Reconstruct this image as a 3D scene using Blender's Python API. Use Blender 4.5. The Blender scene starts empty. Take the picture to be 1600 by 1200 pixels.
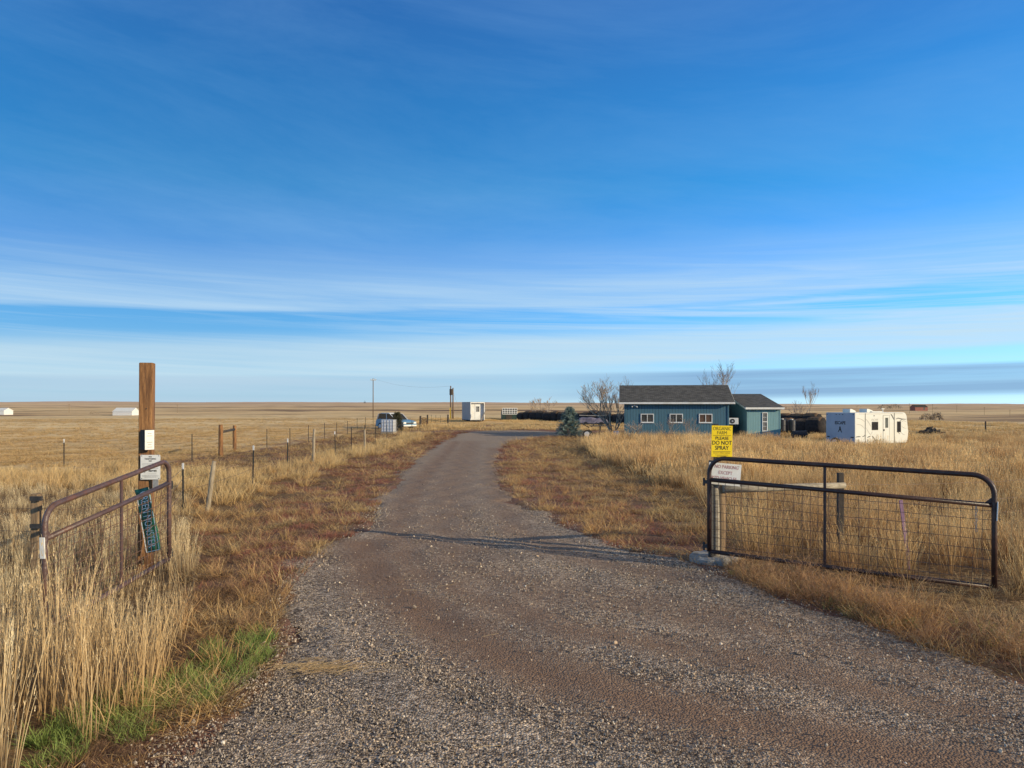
import bpy, bmesh, math, random
import numpy as np
from mathutils import Vector, Matrix
from math import radians as R, sin, cos, pi
random.seed(7); rng = np.random.default_rng(7)
scn = bpy.context.scene
col = scn.collection
EYE = 2.05

# ------------------------------------------------------------------ helpers
def sm(x, a, b):
    t = np.clip((np.asarray(x, float) - a) / (b - a), 0, 1)
    return t * t * (3 - 2 * t)

def wob(x, y, s, seed=0):
    """cheap smooth noise in about -1..1, wavelength near s"""
    r = np.random.default_rng(seed + 100)
    v = 0
    for k in range(6):
        a = r.uniform(0, 2 * pi); f = 2 * pi / s * r.uniform(.6, 1.7); p = r.uniform(0, 2 * pi)
        v = v + np.sin((x * cos(a) + y * sin(a)) * f + p)
    return v / 2.6

LY = [-60, 12, 25, 45, 60, 78, 95, 110, 160, 250, 330, 500, 900, 2000, 4000, 5000, 9000]
LZ = [0, 0, -.1, -.33, -.3, -.15, -.12, -.05, -.3, -1.0, -3.2, -4.6, -4.0, 0, 20, 19, -80]
RY = [-60, 12, 25, 45, 60, 78, 95, 110, 135, 170, 300, 600, 900, 1500, 2500, 4000, 5000, 9000]
RZ = [0, 0, -.1, -.33, -.3, -.2, -.2, -.25, -.6, -3, -8, -9, -9, -5, 0, 8.4, 8, -80]

def terrain(x, y):
    x = np.asarray(x, float); y = np.asarray(y, float)
    r = np.hypot(x, y); d = np.where(r > 140, r * .93, y)
    d = np.where((r > 110) & (r <= 140), y + (r * .93 - y) * (r - 110) / 30, d)
    d = np.where(y < 0, np.minimum(d, 12 + 0 * d) * (r < 110) + r * (r >= 110), d)
    zl = np.interp(d, LY, LZ); zr = np.interp(d, RY, RZ)
    a = x / (np.abs(y) + 5)
    w = sm(a, -.05, .42)
    z = zl * (1 - w) + zr * w
    z = z - .5 * sm(x, 15, 24) * sm(d, 28, 44) * (1 - sm(d, 62, 95))
    z = z - .1 * sm(-x, 3.2, 4.4) * (1 - sm(d, 20, 30))
    off = np.clip(np.maximum(sm(-x, 3.5, 6), sm(x, 3.5, 7)), 0, 1)
    z = z + .035 * off * wob(x, y, 3.1, 1)
    z = z + .06 * sm(r, 30, 90) * wob(x, y, 14, 2)
    z = z + .45 * sm(r, 160, 500) * wob(x, y, 120, 3) + 3.0 * sm(r, 900, 2600) * wob(x, y, 900, 4)
    return z

def tz(x, y): return float(terrain(x, y))

_Y = np.concatenate([np.arange(2, 30, .02), np.geomspace(30, 3800, 3000)])
def G(px, py):
    """ground point seen at a pixel of the photo (used as a survey of the site)"""
    X = (px - 800) / 1200 * _Y
    pr = 634 + 1200 * (EYE - terrain(X, _Y)) / _Y
    i = int(np.argmax(pr <= py))
    return float(X[i]), float(_Y[i])
def X(px, Y): return (px - 800) / 1200 * Y
def Z(py, Y): return EYE - (py - 634) / 1200 * Y

class MB:
    def __init__(s): s.v = []; s.f = []
    def add(s, vs, fs):
        n = len(s.v); s.v += [tuple(v) for v in vs]; s.f += [tuple(i + n for i in f) for f in fs]; return s
    def box(s, c, d, rot=None, taper=1):
        vs = []
        for z in (-.5, .5):
            k = taper if z > 0 else 1
            for x, y in ((-.5, -.5), (.5, -.5), (.5, .5), (-.5, .5)):
                vs.append(Vector((x * d[0] * k, y * d[1] * k, z * d[2])))
        if rot is not None: vs = [rot @ v for v in vs]
        vs = [v + Vector(c) for v in vs]
        return s.add(vs, [(3, 2, 1, 0), (4, 5, 6, 7), (0, 1, 5, 4), (1, 2, 6, 5), (2, 3, 7, 6), (3, 0, 4, 7)])
    def tube(s, pts, r, n=8, cap=True, closed=False):
        pts = [Vector(p) for p in pts]; m = len(pts)
        rs = r if hasattr(r, '__len__') else [r] * m
        up = None; rings = []
        for i, p in enumerate(pts):
            if closed: t = (pts[(i + 1) % m] - pts[i - 1])
            else: t = pts[min(i + 1, m - 1)] - pts[max(i - 1, 0)]
            t = t.normalized() if t.length > 0 else Vector((0, 0, 1))
            if up is None:
                up = t.orthogonal().normalized()
            up = (up - t * up.dot(t))
            up = up.normalized() if up.length > 1e-6 else t.orthogonal().normalized()
            b = t.cross(up)
            rings.append([p + (up * cos(2 * pi * k / n) + b * sin(2 * pi * k / n)) * rs[i] for k in range(n)])
        vs = [v for q in rings for v in q]; fs = []
        for i in range(m if closed else m - 1):
            j = (i + 1) % m
            for k in range(n):
                fs.append((i * n + k, i * n + (k + 1) % n, j * n + (k + 1) % n, j * n + k))
        if cap and not closed:
            fs.append(tuple(range(n - 1, -1, -1))); fs.append(tuple((m - 1) * n + k for k in range(n)))
        return s.add(vs, fs)
    def prism(s, poly, axis, a, b):
        """extrude a 2-D polygon along axis 'x','y' or 'z' from a to b"""
        def P(u, v, w):
            return {'x': (w, u, v), 'y': (u, w, v), 'z': (u, v, w)}[axis]
        n = len(poly)
        vs = [P(u, v, a) for u, v in poly] + [P(u, v, b) for u, v in poly]
        fs = [tuple(range(n - 1, -1, -1)), tuple(range(n, 2 * n))]
        fs += [(i, (i + 1) % n, (i + 1) % n + n, i + n) for i in range(n)]
        return s.add(vs, fs)
    def build(s, name, m, parent=None, loc=(0, 0, 0), rz=0, smooth=False, bevel=0, label=None):
        me = bpy.data.meshes.new(name); me.from_pydata(s.v, [], s.f)
        bm = bmesh.new(); bm.from_mesh(me); bmesh.ops.recalc_face_normals(bm, faces=bm.faces); bm.to_mesh(me); bm.free()
        if smooth: me.polygons.foreach_set('use_smooth', [True] * len(me.polygons))
        me.materials.append(m)
        o = bpy.data.objects.new(name, me); col.objects.link(o)
        o.location = loc; o.rotation_euler = (0, 0, rz); o.parent = parent
        if bevel:
            b = o.modifiers.new('b', 'BEVEL'); b.width = bevel; b.segments = 2; b.limit_method = 'ANGLE'
        if label: o['label'] = label
        return o

def tag(o, label=None, cat=None, group=None, kind=None):
    if label: o['label'] = label
    if cat: o['category'] = cat
    if group: o['group'] = group
    if kind: o['kind'] = kind
    return o
def empty(name, label, cat, loc, rz=0, group=None):
    o = bpy.data.objects.new(name, None); col.objects.link(o); o.empty_display_size = .2
    o.location = loc; o.rotation_euler = (0, 0, rz)
    return tag(o, label, cat, group)
def copy_tree(o, parent=None):
    c = o.copy(); col.objects.link(c); c.parent = parent
    for ch in list(o.children): copy_tree(ch, c)
    return c

# ------------------------------------------------------------------ materials
def newmat(name):
    m = bpy.data.materials.new(name); m.use_nodes = True
    nt = m.node_tree; return m, nt, nt.nodes['Principled BSDF']
def N(nt, t, **k):
    n = nt.nodes.new(t)
    for a, b in k.items():
        if a.startswith('i_'):
            key = a[2:]; key = int(key) if key.isdigit() else key.replace('_', ' ')
            n.inputs[key].default_value = b
        else: setattr(n, a, b)
    return n
def ramp(nt, stops, interp='LINEAR'):
    n = nt.nodes.new('ShaderNodeValToRGB'); cr = n.color_ramp; cr.interpolation = interp
    while len(cr.elements) < len(stops): cr.elements.new(.5)
    for e, (p, c) in zip(cr.elements, stops):
        e.position = p
        e.color = (c, c, c, 1) if not hasattr(c, '__len__') else (*c, 1)
    return n
def noise_mat(name, c1, c2, scale=6, rough=.7, bump=.3, bscale=None, stretch=(1, 1, 1), metal=0, detail=6, dirt=None, contrast=(.35, .65)):
    m, nt, b = newmat(name); L = nt.links.new
    tc = N(nt, 'ShaderNodeTexCoord'); mp = N(nt, 'ShaderNodeMapping'); mp.inputs['Scale'].default_value = stretch
    L(tc.outputs['Object'], mp.inputs[0])
    no = N(nt, 'ShaderNodeTexNoise', i_Scale=scale, i_Detail=detail, i_Roughness=.65); L(mp.outputs[0], no.inputs['Vector'])
    rp = ramp(nt, [(contrast[0], c1), (contrast[1], c2)]); L(no.outputs['Fac'], rp.inputs[0])
    out = rp.outputs[0]
    if dirt:
        n2 = N(nt, 'ShaderNodeTexNoise', i_Scale=scale * .31, i_Detail=8, i_Roughness=.7); L(mp.outputs[0], n2.inputs['Vector'])
        r2 = ramp(nt, [(.5, 0), (.68, 1)]); L(n2.outputs['Fac'], r2.inputs[0])
        mx = N(nt, 'ShaderNodeMix', data_type='RGBA'); L(r2.outputs[0], mx.inputs[0]); L(out, mx.inputs[6]); mx.inputs[7].default_value = (*dirt, 1)
        out = mx.outputs[2]
    L(out, b.inputs['Base Color'])
    b.inputs['Roughness'].default_value = rough; b.inputs['Metallic'].default_value = metal
    if bump:
        n3 = N(nt, 'ShaderNodeTexNoise', i_Scale=bscale or scale * 3, i_Detail=5); L(mp.outputs[0], n3.inputs['Vector'])
        bp = N(nt, 'ShaderNodeBump', i_Strength=bump, i_Distance=.02); L(n3.outputs['Fac'], bp.inputs['Height']); L(bp.outputs[0], b.inputs['Normal'])
    return m
M = {}
M['post_wood'] = noise_mat('treated timber', (.13, .055, .018), (.38, .19, .07), 9, .8, .5, 30, (6, 6, .5), dirt=(.09, .04, .02))
M['grey_wood'] = noise_mat('weathered grey timber', (.2, .155, .1), (.46, .38, .27), 9, .85, .5, 40, (6, 6, .5))
M['rail_wood'] = noise_mat('bleached rail timber', (.2, .17, .125), (.44, .39, .31), 6, .85, .4, 30, (.5, 6, 6), dirt=(.25, .2, .15))
M['brown_wood'] = noise_mat('brown timber', (.14, .09, .05), (.34, .23, .13), 8, .85, .5, 40, (7, 7, .5))
M['pole_wood'] = noise_mat('pole timber', (.09, .055, .035), (.2, .13, .085), 4, .9, .2, 20, (3, 3, .3))
M['dark_wood'] = noise_mat('dark timber', (.03, .025, .022), (.09, .07, .055), 8, .9, .4, 30, (6, 6, .6))
M['gate_l'] = noise_mat('brown gate enamel', (.075, .045, .042), (.125, .078, .07), 14, .42, .35, 40, dirt=(.16, .07, .04))
M['gate_r'] = noise_mat('dark brown gate enamel', (.03, .014, .013), (.055, .026, .022), 14, .45, .15, 60, dirt=(.09, .04, .025))
M['wire'] = noise_mat('rusty wire', (.10, .05, .03), (.2, .11, .07), 40, .6, 0)
M['galv'] = noise_mat('galvanised wire', (.3, .29, .27), (.45, .43, .4), 40, .5, 0, metal=.3)
M['black_metal'] = noise_mat('dark steel', (.02, .02, .022), (.05, .045, .042), 20, .6, .2)
M['post_green'] = noise_mat('steel post paint', (.015, .02, .018), (.045, .045, .038), 20, .7, .2)
M['white'] = noise_mat('white paint', (.7, .69, .65), (.8, .79, .76), 4, .5, .08, dirt=(.6, .57, .5))
M['rv_white'] = noise_mat('cream gelcoat', (.66, .65, .59), (.74, .73, .67), 1.3, .35, .03, dirt=(.7, .67, .58))
M['rv_rear'] = noise_mat('shaded rear panel', (.34, .38, .45), (.40, .44, .5), 1.3, .35, .03)  # white body darkened and blued: the rear face's shade put into the colour
M['sign_white'] = noise_mat('white sign plate', (.72, .72, .69), (.8, .8, .77), 5, .5, .03, dirt=(.62, .6, .54))
M['sign_yellow'] = noise_mat('yellow sign plate', (.82, .58, .0), (.92, .66, .01), 5, .45, .02)
M['sign_green'] = noise_mat('green sign plate', (.01, .09, .045), (.02, .15, .08), 8, .4, .1)
M['ink'] = noise_mat('black lettering', (.015, .012, .01), (.04, .03, .02), 30, .7, 0)
M['ink_red'] = noise_mat('faded red lettering', (.33, .1, .1), (.6, .3, .28), 40, .7, 0)
M['ink_thin'] = noise_mat('faded brown lettering', (.25, .17, .01), (.4, .28, .02), 30, .7, 0)
M['ink_grey'] = noise_mat('grey graphic', (.06, .06, .06), (.15, .15, .14), 12, .5, 0)
M['ink_pale'] = noise_mat('pale graphic', (.3, .3, .27), (.4, .39, .35), 12, .5, 0)
M['letters_white'] = noise_mat('reflective white lettering', (.7, .75, .7), (.85, .88, .84), 20, .4, 0)
M['concrete'] = noise_mat('old concrete', (.26, .25, .235), (.42, .40, .37), 12, .9, .6, 50, dirt=(.18, .15, .12))
M['rubber'] = noise_mat('black rubber', (.012, .012, .013), (.03, .03, .03), 12, .8, .3)
M['rim'] = noise_mat('wheel rim', (.45, .45, .47), (.6, .6, .62), 12, .4, .05, metal=.2)
M['shaded_grey'] = noise_mat('shaded grey cladding', (.2, .2, .22), (.26, .26, .28), 2, .5, .1)  # grey holds the shade of the trailer side in its colour
M['dark_green'] = noise_mat('dark green paint', (.01, .03, .025), (.025, .055, .04), 4, .6, .2)
M['car_blue'] = noise_mat('pale blue car paint', (.12, .25, .36), (.16, .3, .42), 2, .3, 0)
M['plastic'] = noise_mat('translucent white plastic', (.62, .63, .66), (.76, .76, .76), 3, .4, .1)
M['hay'] = noise_mat('dark weathered bale', (.008, .007, .009), (.035, .028, .026), 5, .95, .9, 25, dirt=(.02, .017, .017))
M['hay_top'] = noise_mat('lit brown bale top', (.09, .05, .025), (.22, .13, .07), 5, .95, .9, 25)  # browner than the sides: sunlight on the bale tops put into the colour
M['rust'] = noise_mat('rusty steel', (.09, .04, .02), (.2, .1, .05), 10, .85, .4)
M['purple'] = noise_mat('purple plastic', (.12, .06, .13), (.2, .1, .2), 10, .5, .1)
M['blue_bin'] = noise_mat('blue plastic', (.08, .17, .4), (.2, .3, .5), 5, .5, .1)
M['red_wall'] = noise_mat('red barn board', (.2, .075, .06), (.3, .12, .09), 1, .9, 0)
M['far_dark'] = noise_mat('distant dark foliage', (.02, .02, .016), (.06, .05, .04), .5, .95, 0)
M['thicket'] = noise_mat('grey brown thicket', (.13, .095, .07), (.3, .23, .17), 3, .9, 0)
M['bark'] = noise_mat('pale bark', (.26, .21, .16), (.5, .43, .35), 8, .9, .3)
M['twig'] = noise_mat('dry twigs', (.36, .27, .19), (.62, .48, .35), 8, .9, 0)
M['barrel'] = noise_mat('black barrel plastic', (.012, .013, .018), (.04, .04, .05), 6, .45, .1)
M['curtain'] = noise_mat('drawn curtain', (.12, .09, .06), (.26, .2, .14), 8, .9, .2)
M['paper_grey'] = noise_mat('printed grey', (.28, .28, .28), (.5, .5, .5), 40, .8, 0)

def glass_mat(name, c, rough=.08):
    m, nt, b = newmat(name); L = nt.links.new
    tc = N(nt, 'ShaderNodeTexCoord'); no = N(nt, 'ShaderNodeTexNoise', i_Scale=2.5, i_Detail=3); L(tc.outputs['Object'], no.inputs['Vector'])
    rp = ramp(nt, [(.3, tuple(q * .5 for q in c)), (.7, c)]); L(no.outputs['Fac'], rp.inputs[0]); L(rp.outputs[0], b.inputs['Base Color'])
    b.inputs['Roughness'].default_value = rough
    b.inputs['Specular IOR Level'].default_value = .8
    return m
M['glass'] = glass_mat('window glass', (.06, .07, .075))
M['glass_brown'] = glass_mat('window glass with drawn blind', (.13, .08, .06))
M['glass_dark'] = glass_mat('tinted glass', (.03, .03, .035))
M['glass_grey'] = glass_mat('grey door glass', (.16, .18, .17))

def siding(name, c1, c2, step=.2):
    m, nt, b = newmat(name); L = nt.links.new
    tc = N(nt, 'ShaderNodeTexCoord'); sp = N(nt, 'ShaderNodeSeparateXYZ'); L(tc.outputs['Object'], sp.inputs[0])
    ad = N(nt, 'ShaderNodeMath', operation='ADD'); L(sp.outputs[0], ad.inputs[0]); L(sp.outputs[1], ad.inputs[1])
    md = N(nt, 'ShaderNodeMath', operation='FRACT'); dv = N(nt, 'ShaderNodeMath', operation='DIVIDE'); dv.inputs[1].default_value = step
    L(ad.outputs[0], dv.inputs[0]); L(dv.outputs[0], md.inputs[0])
    gr = ramp(nt, [(0, 0), (.07, 0), (.11, 1), (1, 1)]); L(md.outputs[0], gr.inputs[0])
    mp = N(nt, 'ShaderNodeMapping'); mp.inputs['Scale'].default_value = (5, 5, .35); L(tc.outputs['Object'], mp.inputs[0])
    no = N(nt, 'ShaderNodeTexNoise', i_Scale=2.5, i_Detail=8, i_Roughness=.7); L(mp.outputs[0], no.inputs['Vector'])
    rp = ramp(nt, [(.3, c1), (.7, c2)]); L(no.outputs['Fac'], rp.inputs[0])
    mx = N(nt, 'ShaderNodeMix', data_type='RGBA', blend_type='MULTIPLY'); mx.inputs[0].default_value = .6
    L(rp.outputs[0], mx.inputs[6]); L(gr.outputs[0], mx.inputs[7]); L(mx.outputs[2], b.inputs['Base Color'])
    bp = N(nt, 'ShaderNodeBump', i_Strength=.8, i_Distance=.02); L(gr.outputs[0], bp.inputs['Height']); L(bp.outputs[0], b.inputs['Normal'])
    b.inputs['Roughness'].default_value = .75
    return m
M['teal'] = siding('dark teal siding', (.045, .12, .17), (.08, .18, .235))
M['teal_light'] = siding('light teal siding', (.15, .30, .33), (.22, .38, .40), .12)  # paler teal with closer grooves than the house siding

def shingle(name):
    m, nt, b = newmat(name); L = nt.links.new
    tc = N(nt, 'ShaderNodeTexCoord')
    br = N(nt, 'ShaderNodeTexBrick', i_Scale=1, i_Mortar_Size=.008); br.inputs['Brick Width'].default_value = .3; br.inputs['Row Height'].default_value = .14
    br.inputs['Color1'].default_value = (.05, .049, .047, 1); br.inputs['Color2'].default_value = (.12, .115, .108, 1); br.inputs['Mortar'].default_value = (.015, .015, .015, 1)
    L(tc.outputs['Object'], br.inputs['Vector'])
    no = N(nt, 'ShaderNodeTexNoise', i_Scale=30, i_Detail=6); L(tc.outputs['Object'], no.inputs['Vector'])
    mx = N(nt, 'ShaderNodeMix', data_type='RGBA', blend_type='OVERLAY'); mx.inputs[0].default_value = .7
    L(br.outputs[0], mx.inputs[6]); L(no.outputs['Fac'], mx.inputs[7]); L(mx.outputs[2], b.inputs['Base Color'])
    bp = N(nt, 'ShaderNodeBump', i_Strength=.5, i_Distance=.01); L(no.outputs['Fac'], bp.inputs['Height']); L(bp.outputs[0], b.inputs['Normal'])
    b.inputs['Roughness'].default_value = .9
    return m
M['shingle'] = shingle('asphalt shingles')

def grass_mat(name, base, tip, var, transl=.3, patch=None):
    """blade colour: root to tip, varied per blade, per clump and over the field"""
    m, nt, b = newmat(name); L = nt.links.new
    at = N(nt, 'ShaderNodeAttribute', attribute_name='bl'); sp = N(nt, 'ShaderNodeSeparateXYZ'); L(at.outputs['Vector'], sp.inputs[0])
    rp = ramp(nt, [(0, base), (.55, tuple((p + q) / 2 for p, q in zip(base, tip))), (1, tip)]); L(sp.outputs[1], rp.inputs[0])  # dark root, bright tip: shade deep in the growth put into the colour
    oi = N(nt, 'ShaderNodeObjectInfo')
    ad = N(nt, 'ShaderNodeMath', operation='ADD'); L(sp.outputs[0], ad.inputs[0]); L(oi.outputs['Random'], ad.inputs[1])
    ge = N(nt, 'ShaderNodeNewGeometry'); no = N(nt, 'ShaderNodeTexNoise', i_Scale=.45, i_Detail=5, i_Roughness=.6); L(ge.outputs['Position'], no.inputs['Vector'])
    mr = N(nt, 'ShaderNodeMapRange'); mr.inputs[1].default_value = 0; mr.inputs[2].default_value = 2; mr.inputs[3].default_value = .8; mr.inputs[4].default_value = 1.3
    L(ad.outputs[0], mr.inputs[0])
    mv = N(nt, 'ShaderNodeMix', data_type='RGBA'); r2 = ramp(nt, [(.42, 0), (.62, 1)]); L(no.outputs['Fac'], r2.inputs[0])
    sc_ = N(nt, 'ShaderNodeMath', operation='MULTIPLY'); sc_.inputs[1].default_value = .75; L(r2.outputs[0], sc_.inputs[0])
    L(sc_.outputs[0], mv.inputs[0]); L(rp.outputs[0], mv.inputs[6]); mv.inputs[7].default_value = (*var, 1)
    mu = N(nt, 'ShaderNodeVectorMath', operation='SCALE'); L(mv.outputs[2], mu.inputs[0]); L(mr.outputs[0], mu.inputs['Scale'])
    L(mu.outputs[0], b.inputs['Base Color']); b.inputs['Roughness'].default_value = .65; b.inputs['Specular IOR Level'].default_value = .25
    tr = N(nt, 'ShaderNodeBsdfTranslucent'); L(mu.outputs[0], tr.inputs[0])
    ms = N(nt, 'ShaderNodeMixShader'); ms.inputs[0].default_value = transl
    L(b.outputs[0], ms.inputs[1]); L(tr.outputs[0], ms.inputs[2]); L(ms.outputs[0], nt.nodes['Material Output'].inputs[0])
    return m
M['g_tall'] = grass_mat('tall straw', (.13, .065, .025), (.98, .80, .48), (.60, .40, .19))
M['g_tall_r'] = grass_mat('tall tawny straw', (.15, .072, .027), (.98, .69, .32), (.44, .235, .10))
M['g_short'] = grass_mat('short golden grass', (.21, .105, .038), (.98, .68, .30), (.5, .28, .12))
M['g_past'] = grass_mat('pasture grass', (.32, .19, .07), (.93, .70, .35), (.64, .43, .2))
M['g_dark'] = grass_mat('dark matted weed', (.08, .047, .026), (.42, .265, .15), (.15, .09, .055))
M['g_red'] = grass_mat('red brown weed', (.12, .05, .035), (.52, .235, .165), (.36, .155, .105))
M['g_green'] = grass_mat('green grass', (.045, .10, .02), (.24, .40, .08), (.36, .38, .13))
M['g_fluff'] = grass_mat('dry bushy weed', (.14, .07, .035), (.78, .5, .26), (.38, .2, .1))
M['spruce'] = grass_mat('blue green needles', (.05, .08, .07), (.34, .44, .40), (.13, .19, .17), .1)
M['juniper'] = grass_mat('olive needles', (.025, .025, .012), (.12, .11, .06), (.06, .06, .03), .1)

# --- ground
def ground_material():
    m, nt, b = newmat('prairie ground'); L = nt.links.new
    ge = N(nt, 'ShaderNodeNewGeometry'); pos = ge.outputs['Position']
    def noise(scale, detail=6, rough=.6, st=None, dist=0):
        n = N(nt, 'ShaderNodeTexNoise', i_Scale=scale, i_Detail=detail, i_Roughness=rough, i_Distortion=dist)
        if st:
            mp = N(nt, 'ShaderNodeMapping'); mp.inputs['Scale'].default_value = st; L(pos, mp.inputs[0]); L(mp.outputs[0], n.inputs['Vector'])
        else: L(pos, n.inputs['Vector'])
        return n.outputs['Fac']
    def mix(f, a, c, bt='MIX'):
        n = N(nt, 'ShaderNodeMix', data_type='RGBA', blend_type=bt)
        for s, i in ((f, 0), (a, 6), (c, 7)):
            if hasattr(s, 'is_linked') or hasattr(s, 'links'): L(s, n.inputs[i])
            elif hasattr(s, '__len__'): n.inputs[i].default_value = (*s, 1)
            else: n.inputs[i].default_value = s
        return n.outputs[2]
    def rm(f, stops):
        r = ramp(nt, stops); L(f, r.inputs[0]); return r.outputs[0]
    ln = N(nt, 'ShaderNodeVectorMath', operation='LENGTH'); L(pos, ln.inputs[0]); dist = ln.outputs['Value']
    def dr(a, c):
        n = N(nt, 'ShaderNodeMapRange'); n.inputs[1].default_value = a; n.inputs[2].default_value = c; L(dist, n.inputs[0]); return n.outputs[0]
    # pasture
    past = rm(noise(1.6, 10, .75), [(.3, (.36, .22, .09)), (.48, (.68, .47, .23)), (.7, (.84, .63, .34))])
    bands = rm(noise(.045, 8, .62, (.35, 1.5, 1), .6), [(.36, (.50, .34, .175)), (.5, (.78, .56, .29)), (.66, (.88, .68, .39))])
    c = mix(dr(25, 90), past, bands)
    far = rm(noise(.0035, 9, .6, (.3, 1.6, 1), .8), [(.38, (.22, .145, .09)), (.45, (.46, .31, .17)), (.52, (.74, .52, .27)), (.7, (.8, .6, .33))])
    c = mix(dr(160, 420), c, far)
    hz = mix(dr(1200, 4200), c, (.66, .46, .31))  # far ground fades to one tone: distance haze put into the colour
    c = hz
    # near zones painted on the mesh
    at = N(nt, 'ShaderNodeAttribute', attribute_name='zone'); sp = N(nt, 'ShaderNodeSeparateXYZ'); L(at.outputs['Vector'], sp.inputs[0])
    thatch = rm(noise(14, 10, .75), [(.32, (.05, .03, .018)), (.5, (.2, .125, .065)), (.7, (.5, .34, .16))])
    c = mix(sp.outputs[2], c, thatch)
    nr = noise(.9, 7, .7); radd = N(nt, 'ShaderNodeMath', operation='MULTIPLY_ADD'); L(nr, radd.inputs[0]); radd.inputs[1].default_value = 1.7; radd.inputs[2].default_value = -1.35
    rr = N(nt, 'ShaderNodeMath', operation='ADD'); L(radd.outputs[0], rr.inputs[0]); L(sp.outputs[0], rr.inputs[1])
    rf = rm(rr.outputs[0], [(.0, 0), (.35, .9)])
    redc = rm(noise(22, 8, .7), [(.3, (.11, .055, .042)), (.7, (.36, .2, .15))])
    c = mix(rf, c, redc)
    L(c, b.inputs['Base Color']); b.inputs['Roughness'].default_value = .95; b.inputs['Specular IOR Level'].default_value = .1
    b1 = N(nt, 'ShaderNodeBump', i_Strength=.6, i_Distance=.05); L(noise(9, 10, .7), b1.inputs['Height'])
    b2 = N(nt, 'ShaderNodeBump', i_Strength=.35, i_Distance=1.2); L(noise(.35, 10, .7), b2.inputs['Height']); L(b1.outputs[0], b2.inputs['Normal'])
    L(b2.outputs[0], b.inputs['Normal'])
    return m

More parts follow.
